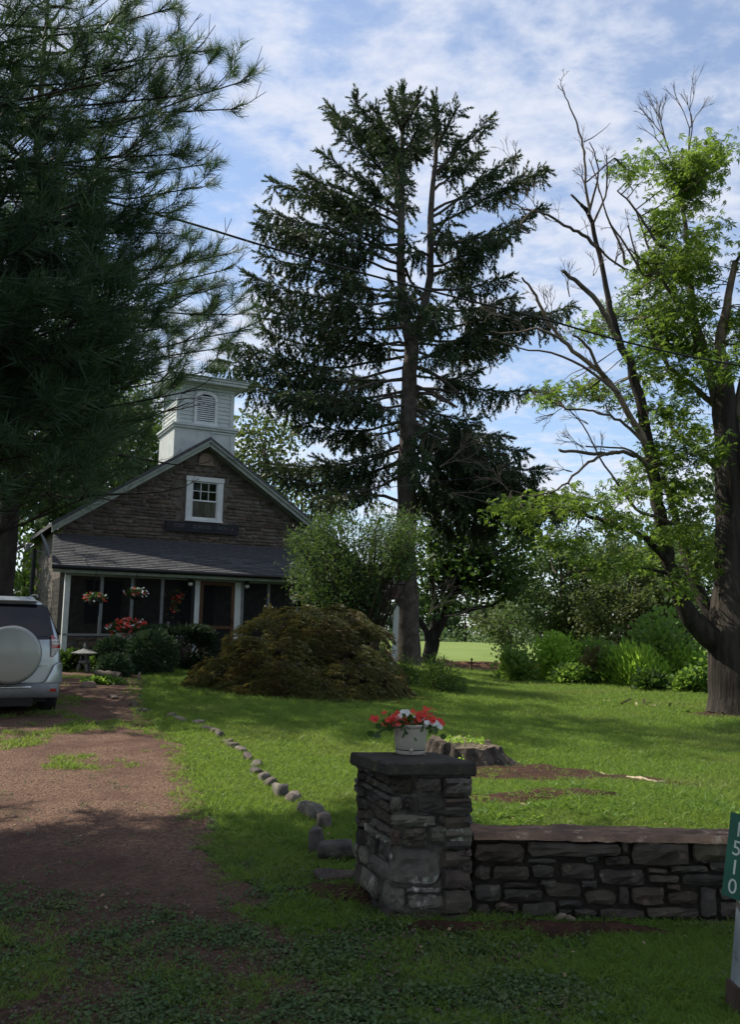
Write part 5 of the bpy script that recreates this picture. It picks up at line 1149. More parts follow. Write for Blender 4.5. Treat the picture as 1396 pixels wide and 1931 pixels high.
SB = [(625, 205, 345, 1), (672, 186, 330, 1), (705, 208, 290, 1), (735, 184, 240, 1.1), (790, 180, 240, 1.1), (760, 170, 225, 1.3), (745, 200, 250, 1.), (775, 195, 250, 1.), (715, 232, 290, 1.), (805, 225, 290, 1.), (730, 260, 330, 1.2), (790, 260, 330, 1.2), (640, 245, 365, 1), (610, 290, 395, 1), (567, 328, 410, 1), (596, 345, 430, 1), (512, 342, 440, 1), (545, 372, 460, 1), (487, 425, 500, 1), (498, 400, 480, 1), (540, 440, 520, 1), (495, 480, 540, 1), (470, 520, 570, 1), (505, 555, 600, 1), (490, 580, 615, 1), (412, 682, 690, 1.1), (430, 650, 670, 1), (445, 722, 715, 1), (520, 740, 735, 1), (500, 620, 650, 1), (575, 745, 745, 1), (565, 800, 790, 1), (600, 865, 850, 1), (502, 872, 840, .9), (560, 905, 870, 1), (600, 940, 890, 1), (640, 900, 860, 1), (660, 820, 800, 1),
      (922, 226, 330, 1), (860, 205, 290, 1), (820, 190, 260, 1), (1025, 322, 430, 1.1), (970, 300, 410, 1), (1022, 395, 455, 1), (985, 420, 460, 1), (930, 330, 400, 1), (912, 465, 500, 1), (960, 520, 545, 1), (935, 460, 520, 1), (972, 560, 580, 1), (1075, 576, 640, 1.1), (1000, 600, 640, 1), (915, 620, 650, 1), (960, 640, 660, 1), (1002, 735, 690, .9), (900, 700, 710, 1),
      (860, 270, 330, 1), (900, 290, 360, 1), (700, 260, 330, 1), (690, 340, 410, 1), (640, 420, 480, 1), (620, 500, 560, 1), (640, 560, 600, 1), (600, 620, 660, 1), (640, 700, 710, 1), (700, 640, 650, 1), (850, 400, 450, 1), (870, 560, 600, 1), (690, 760, 760, 1), (680, 860, 830, .8),
      (1045, 940, 800, 1.2), (1020, 885, 790, 1.2), (985, 850, 775, 1.2), (950, 820, 770, 1.2), (900, 790, 760, 1.2), (1000, 980, 830, 1.2), (940, 960, 830, 1.2), (880, 940, 830, 1.1), (960, 900, 800, 1.2), (900, 870, 790, 1.2), (1060, 960, 810, 1.0), (860, 850, 780, 1.2), (1000, 920, 800, 1.2), (930, 1000, 850, 1.0), (850, 1000, 860, .9)]
for (px, py, oy, dn_) in SB:
    lead2 = px > 800 and oy < 600
    ox = np.interp(oy, [225, 280, 360, 440, 520, 600], [830, 822, 817, 812, 810, 795]) if lead2 else trunk_px(oy)
    Yo = SY+R.uniform(-.06, .06); B = sp_at(px, py, SY+R.uniform(-2.2, 2.2)*(1 if px < 800 or oy < 700 else .9)); A = sp_at(ox, oy, SY)
    spr_bough(tb, out_, A, B, dn_, .30 if oy < 700 else .34, .35 if py < 400 else .6, -.03 if py < oy-60 else .05)
for k in range(30):       # boughs towards and away from the viewer
    py = 230+(950-230)*(k+.5)/30; sgn = 1 if k % 2 else -1; L = np.interp(py, [200, 300, 450, 650, 950], [.6, 1.5, 2.8, 3.6, 3.4])*R.uniform(.6, 1.1)
    a = sgn*math.pi/2+R.uniform(-.8, .8); A = sp_at(trunk_px(py) if R.random() < .6 or py > 600 else np.interp(py, [225, 600], [828, 800]), py); B = A+[math.cos(a)*L, math.sin(a)*L, -.10*L+(.4 if py < 400 else 0)]
    if py > 500 and R.random() < .25: continue
    spr_bough(tb, out_, A, B, .9, .3, .5)
for (a, b) in (((780, 735), (868, 742)), ((785, 728), (862, 768)), ((782, 742), (850, 760)), ((770, 948), (675, 934)), ((780, 690), (868, 742))):
    tb.add(jit([sp_at(*a), (sp_at(*a)+sp_at(*b))/2+[0, 0, .1], sp_at(*b, SY-1)], .02, 2), [.07, .06, .06, .05, .04], 6)
tb.build('boughs', M['barks'], t); shoots('needle_sprays', out_, SPR, .44, M['spruce'], t)
for k in range(1): pass
print('spruce sprays', len(out_), 'pine', len(outv), len(outf))

# maple at the right: limbs traced, then leaf clumps hung on them
MY = 16.2; mb0 = gpt(1402, MY, 1345)
t = thing('old_maple', 'big half-dead maple at the right edge with bare upper limbs and bright leaf clumps', 'tree', mb0)
def mlimb(name, L, mt, Y0=MY, Y1=MY, amt=.012, sub=3, n=9):
    m_ = len(L); pts = [at(a, b, Y0+(Y1-Y0)*i/(m_-1)) for i, (a, b, _) in enumerate(L)]
    Q = jit(pts, amt, sub); MB().tube(Q, lerp_r([w/2*MY/FPX*(.80 if w < 22 else .90 if w < 40 else 1) for *_, w in L], sub), n).build(name, mt, t, True, True); return Q
QL = []
mt = M['barkm']
QL.append(mlimb('trunk', [(1404, 1362, 150), (1402, 1335, 128), (1400, 1290, 116), (1398, 1220, 118), (1393, 1150, 96), (1384, 1060, 66), (1378, 960, 52), (1374, 860, 48), (1370, 780, 46), (1366, 730, 40), (1364, 690, 30), (1362, 655, 14)], mt, n=22))
QL.append(mlimb('limb', [(1412, 1190, 70), (1420, 1060, 56), (1424, 940, 50), (1430, 800, 40), (1440, 640, 26), (1446, 500, 10)], mt, n=14))
QL.append(mlimb('limb', [(1385, 1235, 60), (1350, 1205, 50), (1315, 1178, 42), (1290, 1140, 36), (1270, 1090, 32), (1258, 1040, 29), (1248, 985, 28), (1238, 930, 26), (1230, 880, 25), (1222, 820, 23), (1206, 750, 22), (1190, 690, 20), (1168, 640, 18), (1152, 585, 15), (1140, 520, 12), (1126, 460, 11), (1112, 405, 10), (1096, 385, 8)], mt, MY, 15.6))
QL.append(mlimb('limb', [(1385, 1190, 44), (1345, 1160, 30), (1316, 1110, 25), (1295, 1050, 22), (1278, 985, 18), (1262, 930, 16), (1250, 890, 12)], mt, MY+.3, MY+1.2))
QL.append(mlimb('limb', [(1232, 880, 20), (1216, 835, 17), (1190, 785, 15), (1160, 735, 13), (1130, 700, 11), (1095, 672, 10), (1060, 640, 9), (1038, 610, 8), (1020, 575, 7), (1005, 548, 6), (985, 523, 4)], M['barkd'], 15.8, 14.8))
QL.append(mlimb('limb', [(1165, 742, 9), (1135, 700, 8), (1112, 660, 7), (1095, 640, 6), (1080, 632, 4)], M['barkl'], 15.5, 15))
QL.append(mlimb('limb', [(1165, 640, 13), (1145, 600, 12), (1125, 568, 12), (1098, 540, 11), (1075, 522, 9), (1061, 511, 8)], M['barkl'], 15.7, 15.3))
QL.append(mlimb('limb', [(1125, 465, 9), (1100, 442, 8), (1075, 430, 7), (1045, 412, 6), (1015, 398, 5), (985, 392, 3), (962, 380, 1.5)], M['barkl'], 15.6, 15))
QL.append(mlimb('limb', [(1112, 405, 8), (1106, 350, 6), (1104, 300, 5.5), (1098, 262, 5), (1086, 225, 4), (1072, 195, 3), (1060, 165, 2), (1055, 148, 1)], M['barkl'], 15.6, 15.6))
for L in ([(1112, 400, 7), (1125, 350, 5), (1130, 320, 4), (1120, 285, 3), (1112, 268, 2)], [(1120, 420, 6), (1142, 370, 4.5), (1146, 330, 4), (1145, 292, 3)], [(1104, 345, 4), (1128, 325, 3.5), (1160, 298, 3)], [(1108, 400, 7), (1092, 380, 6), (1078, 367, 5)], [(1102, 268, 3), (1125, 255, 2), (1152, 232, 1)],
          [(1180, 500, 7), (1172, 465, 6), (1155, 430, 5), (1140, 390, 4), (1126, 340, 3), (1112, 300, 2)], [(1215, 520, 6), (1185, 470, 5), (1150, 420, 4)], [(1205, 500, 5), (1190, 440, 3.5), (1185, 425, 3)], [(1180, 508, 5), (1150, 488, 5), (1128, 465, 6)], [(1218, 495, 4), (1200, 480, 4), (1188, 470, 3)],
          [(1240, 460, 8), (1215, 420, 6), (1192, 385, 5), (1165, 360, 3)], [(1300, 1000, 8), (1240, 975, 9), (1200, 960, 7), (1165, 910, 5), (1130, 860, 4), (1100, 800, 3), (1068, 770, 2)]):
    QL.append(mlimb('dead_branch', L, M['barkl'], 15.7, 15.4, .006, 3, 6))
QL.append(mlimb('limb', [(1258, 1058, 20), (1230, 1025, 15), (1200, 1006, 13), (1165, 992, 11), (1130, 980, 9), (1095, 968, 8), (1060, 962, 6), (1020, 958, 4), (985, 952, 3)], mt, 15.7, 14.6))
QL.append(mlimb('limb', [(1262, 1082, 9), (1225, 1072, 7), (1180, 1070, 6), (1130, 1072, 4), (1090, 1080, 3), (1050, 1082, 2)], mt, 15.7, 15))
QL.append(mlimb('limb', [(1225, 885, 12), (1205, 862, 10), (1175, 852, 9), (1145, 855, 8.5), (1110, 855, 8), (1075, 850, 7), (1055, 848, 6)], M['barkl'], 15.7, 15.1))
QL.append(mlimb('limb', [(1165, 852, 8), (1130, 862, 7), (1100, 880, 6), (1070, 908, 5), (1040, 928, 4), (1005, 935, 3), (965, 925, 2)], M['barkl'], 15.4, 14.8))
QL.append(mlimb('limb', [(1210, 830, 8), (1180, 800, 7), (1150, 785, 6), (1120, 775, 5), (1095, 772, 5), (1065, 772, 4)], M['barkl'], 15.6, 15.2))
QL.append(mlimb('limb', [(1225, 878, 6), (1190, 850, 5), (1150, 843, 4), (1105, 842, 3)], M['barkl'], 15.5, 15.2))
QL.append(mlimb('limb', [(1366, 790, 34), (1340, 700, 27), (1318, 640, 26), (1305, 570, 20), (1300, 480, 14), (1290, 400, 10), (1282, 340, 7), (1288, 280, 5)], M['barkl'], MY, MY+.6))
QL.append(mlimb('limb', [(1370, 790, 34), (1362, 700, 24), (1362, 620, 22), (1376, 560, 18), (1388, 492, 14)], M['barkd'], MY, MY-.4))
QL.append(mlimb('limb', [(1378, 860, 34), (1396, 760, 26), (1420, 660, 22), (1440, 560, 14), (1450, 460, 8)], M['barkl'], MY, MY))
QL.append(mlimb('limb', [(1392, 1180, 40), (1425, 1090, 34), (1470, 960, 26), (1500, 800, 18), (1510, 660, 8)], mt, MY, MY+.3))
QL.append(mlimb('limb', [(1345, 760, 16), (1300, 720, 12), (1262, 690, 10), (1235, 640, 8), (1215, 600, 6)], M['barkl'], MY+.2, MY-.2))
QL.append(mlimb('limb', [(1318, 640, 12), (1270, 560, 9), (1235, 500, 7), (1215, 440, 5), (1200, 395, 4)], M['barkl'], MY+.2, MY))
QL.append(mlimb('limb', [(1366, 900, 20), (1330, 860, 13), (1290, 830, 9), (1255, 790, 7)], M['barkl'], MY+.3, MY+.8))
# bare twig fans
tb = TB()
def twigfan(px, py, a0, l, k, Y, depth=4, w=3.0, spread=26):
    def rec(p, a, l, d, w):
        q = (p[0]+math.sin(math.radians(a))*l, p[1]-math.cos(math.radians(a))*l); A = at(*p, Y); B = at(*q, Y+R.uniform(-.1, .1)); tb.add([A, (A+B)/2+R.normal(0, .008, 3), B], [w*Y/FPX/2, w*.85*Y/FPX/2, w*.7*Y/FPX/2], 3)
        if d > 0:
            for _ in range(2 if R.random() < .75 else 3): rec(q, a+R.uniform(-spread, spread), l*R.uniform(.6, .95), d-1, w*.68)
    for _ in range(k): rec((px, py), a0+R.uniform(-12, 12), l, depth, w)
twigfan(1265, 290, -20, 38, 2, MY+.3, 4, 4); twigfan(1300, 285, 8, 42, 2, MY+.4, 4, 4); twigfan(1255, 285, -40, 28, 1, MY, 3, 3)
for (a, b, an, l, Y) in ((985, 392, -60, 14, 15), (1010, 400, -70, 18, 15), (1000, 440, -60, 16, 15), (960, 600, -60, 20, 14.8), (1000, 640, -40, 18, 14.9), (1040, 600, -10, 22, 15), (1075, 560, -10, 22, 15.3), (1120, 520, 20, 16, 15.5), (1160, 500, 20, 18, 15.6), (1060, 770, -120, 18, 15.2), (1050, 735, -110, 16, 15), (1100, 842, -60, 18, 15.2), (1110, 800, -60, 18, 15.2), (1080, 890, -80, 16, 14.9), (960, 925, -50, 22, 14.8), (1150, 780, -30, 14, 15.5), (970, 330, -5, 26, 15.0), (1010, 390, -20, 16, 15), (1105, 350, -30, 14, 15.5), (1145, 360, 10, 18, 15.5)):
    twigfan(a, b, an, l, 2, Y, 3, 2.2, 34)
for Q in QL[3:]:
    xy = projN(Q)
    for i in range(2, len(Q)-1, 2):
        if xy[1][i] < 930 and xy[0][i] < 1235 and R.random() < .55: twigfan(xy[0][i], xy[1][i], R.uniform(-95, 70), R.uniform(9, 20), 1, Q[i][1], 2, R.uniform(1.2, 2.0), 36)
for L in ([(1060, 640), (1010, 620), (960, 630), (925, 625)], [(1170, 742), (1100, 690), (1040, 665), (975, 655), (935, 640)], [(1010, 395), (980, 430), (1000, 440)]):
    tb.add(jit([at(a, b, 15) for a, b in L], .01, 3), np.linspace(.03, .008, (len(L)-1)*3+1), 4)
CLU = [(1310, 292, 58, 36), (1352, 290, 24, 26), (1240, 310, 34, 20), (1268, 348, 58, 30), (1330, 350, 36, 30), (1195, 325, 34, 18), (1172, 318, 14, 10), (1300, 395, 40, 28), (1262, 420, 50, 32), (1228, 400, 26, 20), (1306, 330, 40, 40), (1270, 480, 66, 34), (1330, 470, 34, 28), (1345, 440, 22, 16), (1250, 520, 56, 34), (1298, 520, 50, 38), (1222, 500, 30, 26), (1205, 545, 36, 28), (1290, 590, 62, 40), (1232, 600, 56, 40), (1330, 600, 30, 26), (1192, 610, 26, 20), (1268, 650, 70, 34), (1215, 665, 44, 30), (1310, 660, 42, 30), (1355, 690, 30, 40), (1385, 640, 22, 60), (1250, 710, 46, 26), (1300, 730, 46, 26), (1150, 598, 22, 16), (1140, 620, 28, 14), (1105, 620, 22, 10),
       (1170, 735, 44, 14), (1110, 728, 34, 12), (1075, 742, 20, 12), (1045, 738, 20, 14), (1030, 752, 12, 10), (1135, 748, 40, 10), (1240, 790, 44, 30), (1300, 790, 46, 36), (1270, 850, 60, 40), (1330, 850, 34, 30), (1225, 880, 26, 24), (1180, 905, 30, 18), (1200, 930, 34, 20), (1280, 920, 46, 34), (1300, 980, 46, 34), (1325, 1050, 30, 40), (1290, 1100, 26, 26), (1380, 820, 30, 40), (1385, 960, 20, 60),
       (1100, 938, 40, 16), (1060, 950, 40, 16), (1020, 948, 34, 14), (980, 955, 32, 12), (950, 960, 22, 10), (1130, 955, 46, 20), (1160, 975, 36, 18), (1080, 1010, 34, 14), (1040, 1020, 26, 12), (1195, 985, 30, 20), (1240, 1010, 26, 16), (1130, 1075, 46, 10), (1180, 1062, 44, 12), (1225, 1062, 30, 14), (1090, 1060, 30, 10), (1015, 975, 22, 16), (1445, 480, 50, 60), (1440, 600, 50, 50), (1480, 700, 60, 50), (1500, 620, 50, 60), (1500, 820, 60, 50), (1450, 780, 50, 40), (1540, 740, 50, 60), (1480, 560, 50, 50), (1510, 930, 60, 40)]
allQ = np.vstack([q for q in QL]); P = []; 
for (cx, cy, rx, ry) in CLU:
    area = rx*ry; ns = max(3, int(area/150)); dY = R.uniform(-.9, .9) if cx > 1180 else R.uniform(-.4, .4); low = cy > 930 and cx < 1200
    Yc = (15.0 if low else MY)+dY
    for _ in range(ns):
        u = R.uniform(-1, 1, 2); 
        while u@u > 1: u = R.uniform(-1, 1, 2)
        sc = at(cx+u[0]*rx*.85, cy+u[1]*ry*.85, Yc+R.normal(0, .35)); d = np.linalg.norm(allQ-sc, axis=1); k = int(np.argmin(d))
        if d[k] < 2.6: tb.add(jit([allQ[k], (allQ[k]+sc)/2+R.normal(0, .04, 3), sc], .01, 2), [.016, .013, .010, .007, .004], 3)
        m_ = int(R.uniform(19, 34)); P.append(sc+R.normal(0, 1, (m_, 3))*[.16, .2, .10])
tb.build('twigs', M['barkl'], t); P = np.vstack(P); D = rdir(len(P))*[1, 1, .4]+[0, 0, -.35]
V, F = place(*MAPLE, P, D, rdir(len(P), 1.6), .128*R.uniform(.65, 1.3, len(P))); obj('crown', V, F, M['mapleleaf'], t, world=True); print('maple leaves', len(P))

# dark deciduous tree between spruce and field
TY = 37.0; tbs = gpt(808, TY); t = thing('broadleaf_tree', 'dark leafy tree with a forked black trunk at the field edge, right of the spruce', 'tree', tbs)
def tl(L, w): MB().tube(jit([at(a, b, TY) for a, b in L], .03, 3), lerp_r([x/2*TY/FPX for x in w], 3), 9).build('limb', M['barkp'], t, True, True)
MB().tube(jit([at(808, 1270, TY), at(811, 1235, TY), at(815, 1205, TY)], .02, 3), lerp_r([32, 28, 30], 3), 12) 
V_, F_ = tube(jit([at(809, 1275, TY), at(810, 1240, TY), at(816, 1205, TY)], .02, 3), lerp_r([16*TY/FPX, 13*TY/FPX, 14*TY/FPX], 3), 12); obj('trunk', V_, F_, M['barkp'], t, True, True)
tl([(814, 1208), (835, 1170), (850, 1130), (880, 1095), (905, 1060)], [22, 17, 14, 10, 5]); tl([(812, 1210), (800, 1185), (778, 1150), (770, 1100)], [16, 11, 9, 5]); tl([(816, 1200), (822, 1150), (815, 1100), (820, 1040)], [18, 13, 10, 5]); tl([(840, 1160), (880, 1150), (930, 1140), (960, 1120)], [9, 8, 6, 3])
P = []; tb = TB(); 
for (cx, cy, rx, ry, k) in [(850, 1080, 60, 34, 26), (900, 1060, 60, 36, 30), (950, 1060, 50, 34, 22), (985, 1050, 24, 40, 12), (870, 1020, 70, 30, 26), (940, 1000, 60, 34, 24), (830, 1130, 34, 26, 10), (900, 1110, 56, 22, 18), (960, 1100, 40, 20, 12), (990, 1010, 20, 26, 7), (800, 1060, 30, 40, 10), (820, 1000, 40, 40, 12), (870, 960, 60, 30, 14), (790, 960, 30, 40, 8), (930, 950, 40, 30, 8)]:
    for _ in range(k):
        u = R.normal(0, .55, 2); sc = at(cx+u[0]*rx, cy+u[1]*ry, TY+R.normal(0, 1.2)); P.append(sc+R.normal(0, 1, (26, 3))*[.32, .4, .18])
        tb.add([at(850, 1110, TY), (at(850, 1110, TY)+sc)/2+R.normal(0, .15, 3), sc], [.05, .03, .01], 3)
tb.build('twigs', M['barkp'], t); P = np.vstack(P); V, F = place(*OAKY, P, rdir(len(P))+[0, 0, -.3], rdir(len(P), 1.3), .20*R.uniform(.7, 1.3, len(P))); obj('crown', V, F, M['treeleaf'], t, world=True)
tb = TB(); 
for (a, b, an, l, k) in ((818, 1150, 50, 24, 3), (810, 1160, 10, 22, 2), (838, 1162, 80, 30, 2), (870, 1165, 90, 16, 1), (790, 900, 20, 34, 3), (850, 930, 100, 40, 2), (830, 880, 60, 30, 2)):
    twigfan(a, b, an, l, k, 28.2, 3, 2.2, 30)
tb.build('dead_twigs', M['barkd'], t, kind='stuff')

# unseen trees added behind the viewer to block sky light on everything ahead
for (x, y, H, r, lab) in (
        (-17, -9, 17, (6, 5, 6.5), 'tall unseen tree added far behind the viewer on the left to block skylight'), (-4, -17, 20, (7.5, 5, 7.5), 'tallest unseen tree added far behind the viewer to block skylight'), (12, -15, 18, (7, 5, 7), 'tall unseen tree added far behind the viewer on the right to block skylight'), (25, -9, 17, (7, 5, 6.5), 'outermost unseen tree added behind the viewer on the right to block skylight'), (-28, -3, 17, (6, 6, 6.5), 'outermost unseen tree added behind the viewer on the left to block skylight')):
    tree('unseen_shade_tree', lab, (x, y, float(terr(x, y))), H, r, 3000, .55, M['treeleaf'], tr=.28, nsub=34, sig=.34)
# trees and shrubs, things of their own
tree('young_tree', 'light green airy tree rising behind the house roof right of the belfry', gpt(486, 38), 10.6, (1.5, 1.5, 2.3), 2400, .17, M['olive'], tr=.12, nsub=24, zc=8.4)
tree('young_tree', 'second light tree low behind the right slope of the house roof', gpt(560, 40), 8.3, (1.8, 1.6, 1.9), 1500, .18, M['olive'], tr=.12, nsub=18, zc=6.4)
for (px, Y, H, r, lab) in ((60, 33, 11.5, (4, 3.5, 4.3), 'dark broad tree behind the left end of the house'), (210, 38, 12.5, (4.2, 4, 4.6), 'dark tall tree rising behind the house left of the belfry'), (-120, 30, 11, (4, 3.5, 4.4), 'dark tree at the left edge beyond the satellite dish'), (150, 30, 10.0, (3.2, 2.6, 3.6), 'dark dense tree close behind the left slope of the house roof'), (330, 42, 9.5, (2.6, 3, 3), 'dark tree peeping over the roof just left of the belfry')):
    tree('broadleaf_tree', lab, gpt(px, Y), H, r, 9000, .15, M['treeleaf'], tr=.25, nsub=48, sig=.26, keep=lambda P: (lambda xy: ~((xy[0] > 312) & (xy[1] < 850)))(projN(P)))
bush('leafy_shrub', 'sunlit leafy shrub glimpsed between the pine trunk and the dish mast', gpt(42, 27), (1.6, 1.3, 3.6), 2600, .13, M['weedleaf'])
bush('leafy_shrub', 'low dark shrub behind the silver car at the house corner', gpt(-60, 24), (1.4, 1.2, 2.6), 1500, .13, M['treeleaf'])
# row of border shrubs along the right of the lawn
def gb(px, py): g = gnd(px, py); return g
def bsh(lab, px, py, w, h, m_, n, size, tmpl=OAKY, dy=.9, cat='shrub', **k):
    g = gb(px, py); Y = g[1]+dy; s_ = Y/FPX; b = np.array([g[0]*Y/g[1], Y, float(terr(g[0]*Y/g[1], Y))]); return bush('border_shrub', lab, b, (w/2*s_, w/2*s_*.85, h*s_*.90), n, size, m_, tmpl, cat, 18, .26, **k)
bsh('loose mid-green shrub at the left end of the border row', 975, 1289, 92, 72, M['weedleaf'], 2600, .11)
bsh('bright yellow-green domed shrub, tallest in the border row', 1052, 1290, 130, 98, M['brightleaf'], 5600, .10, OAKY, 1.3)
bsh('plain green shrub filling the gap behind the bright dome and the tall stems', 1125, 1292, 130, 84, M['weedleaf'], 3600, .12, dy=2.4)
bsh('dull dark shrub just right of the bright dome in the border row', 1122, 1296, 60, 76, M['jmaple'], 1800, .11)
bsh('low leafy clump in front of the bright dome', 1080, 1294, 90, 44, M['weedleaf'], 1700, .10, dy=.3)
bsh('stand of tall bright stems in the middle of the border row', 1200, 1302, 130, 88, M['brightleaf'], 5200, .16, LANCE, 1.2, 'tall plants', up=1.3)
bsh('dark-leaved clump of tall plants left of the stand of stems', 1150, 1298, 60, 76, M['weedleaf'], 1900, .14, LANCE, .9, 'tall plants', up=1.0)
bsh('yellow-green rounded bush near the maple trunk in the border row', 1300, 1303, 82, 88, M['brightleaf'], 2600, .10, dy=1.4)
bsh('low mixed bush at the foot of the border next to the maple trunk', 1305, 1310, 80, 50, M['weedleaf'], 1700, .11, dy=.3)
bsh('low dark leafy bush under the tall stems', 1225, 1306, 80, 44, M['treeleaf'], 1500, .11, dy=.2)
bush('border_shrub', 'big-leaved green shrub behind the border row, left of the maple trunk', gpt(1265, 25), (1.4, 1.2, 2.05), 2200, .14, M['weedleaf'])
bush('border_shrub', 'shrub at the right edge beyond the maple trunk', gpt(1420, 22), (1.6, 1.3, 2.0), 1800, .13, M['weedleaf'])
# trees behind the border
tree('round_tree', 'wide round dark green tree behind the bright domed shrub', gpt(1062, 42), 6.0, (3.1, 2.6, 2.8), 11000, .16, M['farleaf'], tr=.16, nsub=70, sig=.22, zc=3.4)
tree('round_tree', 'olive green tree in the middle of the group beyond the border', gpt(1190, 38), 5.8, (2.5, 2.2, 2.6), 8000, .15, M['olive'], tr=.14, nsub=50, sig=.24, zc=3.1)
tree('round_tree', 'tall hazy tree rising above the olive one beyond the border', gpt(1165, 55), 8.2, (3.6, 3, 3.7), 7500, .2, M['farleaf'], tr=.2, nsub=50, sig=.24, zc=5.2)
tree('round_tree', 'tree beyond the border close to the maple trunk', gpt(1300, 40), 7.6, (2.6, 2.4, 3.3), 6500, .17, M['farleaf'], tr=.18, nsub=40, sig=.26, zc=4.2)
tree('round_tree', 'tree behind the maple at the right edge of the photo', gpt(1425, 34), 9.5, (3.2, 3, 4.4), 6500, .19, M['farleaf'], tr=.2, nsub=40, sig=.26, zc=5)
tree('round_tree', 'pale low tree at the left end of the group beyond the border', gpt(960, 60), 4.4, (2.6, 2.6, 2.1), 3600, .2, M['olive'], tr=.14, nsub=30, sig=.25, zc=2.3)
kinds = ['distant dark green tree', 'distant pale green tree', 'distant broad tree']
# far tree line beyond the field
for i, px in enumerate(np.linspace(-900, 2300, 46)):
    Y = R.uniform(148, 172); H = R.uniform(7.5, 11.5) if not 780 < px < 960 else R.uniform(7.5, 9.5); w = R.uniform(5.5, 8)
    g = gpt(px, Y); k = 3600 if 700 < px < 1420 else 900
    o = tree('far_tree', ('tree of the distant line behind the field' if i else 'tree of the distant line behind the field'), g, H, (w, 4, H*.52), k, .55 if k > 1000 else .8, M['farleaf'], tr=.3, nsub=34, sig=.25, limbs=False, zc=H*.52, group='distant tree line')

n = 9000; P = np.column_stack([R.uniform(-120, 190, n), R.uniform(143, 148, n), np.zeros(n)]); P[:, 2] = terr(P[:, 0], P[:, 1])+R.uniform(0, 1, n)**1.5*(1.6+1.6*fbm(P[:, 0], 0, .12))
V, F = place(*OAKY, P, rdir(n), rdir(n, 1), .55*R.uniform(.7, 1.2, n)); o = obj('undergrowth', V, F, M['farleaf']); tag(o, 'far band of undergrowth along the back edge of the field', 'undergrowth', kind='stuff')
# willowy shrub in front of the porch
wb = gpt(690, 20.5); t = thing('tall_shrub', 'tall willowy green shrub covering the right end of the porch', 'shrub', wb); tb = TB(); P = []; D = []
for k in range(190):
    a = R.uniform(545, 805); tipx = a; edge = abs(a-670)/130; tipy = R.uniform(945+70*edge**2, 1130); Yt = 20.5+R.normal(0, .8)
    if tipx > 715: tipy = R.uniform(950, 1085)
    B = at(tipx, tipy, Yt); A = wb+[min(R.normal(-.15, .22), .15), R.normal(0, .2), .1]; C = (A+B)/2+[0, 0, .35+.1*R.normal()]; Q = jit([A, (A+C)/2+[0, 0, .15], C, (C+B)/2+[0, 0, .18], B], .02, 3); tb.add(Q, np.linspace(.022, .004, len(Q)), 4)
    for s_ in np.linspace(.35, 1, 34):
        i = min(int(s_*(len(Q)-1)), len(Q)-2); T = nrm(Q[i+1]-Q[i]); c = Q[i]+(Q[i+1]-Q[i])*R.random()
        for r_ in range(3): P.append(c+R.normal(0, .10, 3)); D.append(T*.7+R.normal(0, .6, 3)+[0, 0, -.05])
for _ in range(200):
    a_ = R.uniform(-1, 1, 2)
    c = at(658+a_[0]*108*(1-.3*max(0, a_[1]))+18*a_[1]*0-0, 1064+a_[1]*88+abs(a_[0])*18-12*a_[0], 20.5+R.normal(0, .6))
    for r_ in range(26): P.append(c+R.normal(0, 1, 3)*[.15, .18, .11]); D.append(R.normal(0, .7, 3)+[0, 0, .15])
tb.build('stems', M['twig'], t); P = np.array(P); xy = projN(P); kp = (P[:, 2] > wb[2]+.35) & ~((xy[0] > 718) & (xy[1] > 1095)); P = P[kp]; D = np.array(D)[kp]; V, F = place(*LANCE, P, D, rdir(len(P), .8), .10*R.uniform(.7, 1.4, len(P))); o = obj('foliage', V, F, M['shrubleaf'], t, world=True)
# weeping cut-leaf maple mound
jc = gpt(585, 17.2); t = thing('weeping_maple', 'wide weeping mound of brownish cut-leaf maple on the lawn before the porch', 'shrub', jc); tb = TB()
tb.add(jit([jc-[0, 0, .1], jc+[.1, 0, .6], jc+[0, .1, 1.2]], .03, 3), np.linspace(.12, .07, 7), 8)
P = []; D = []; NN = []
def dome(px, rel):      # height of the mound above ground by position across the picture
    return np.interp(px, [355, 380, 430, 450, 500, 560, 620, 680, 730, 760, 790], [.25, .62, .95, 1.55, 1.85, 2.02, 1.95, 1.75, 1.30, .80, .3])
sc0 = 17.2/FPX
LOB = [(565, 1138, 130, 17.7), (600, 1150, 90, 17.2), (430, 1232, 62, 16.9), (700, 1240, 34, 16.9), (480, 1200, 70, 16.9), (380, 1278, 30, 16.4), (610, 1170, 70, 16.9), (640, 1140, 90, 17.8), (490, 1165, 62, 17.5), (694, 1172, 42, 17.5), (545, 1200, 110, 16.6), (650, 1210, 90, 16.7), (440, 1258, 68, 16.4), (545, 1240, 105, 15.9), (660, 1246, 95, 16.0), (716, 1268, 46, 16.5), (400, 1292, 42, 16.4), (470, 1285, 70, 15.8), (600, 1275, 90, 15.5), (700, 1290, 70, 15.8), (755, 1300, 30, 16.4)]
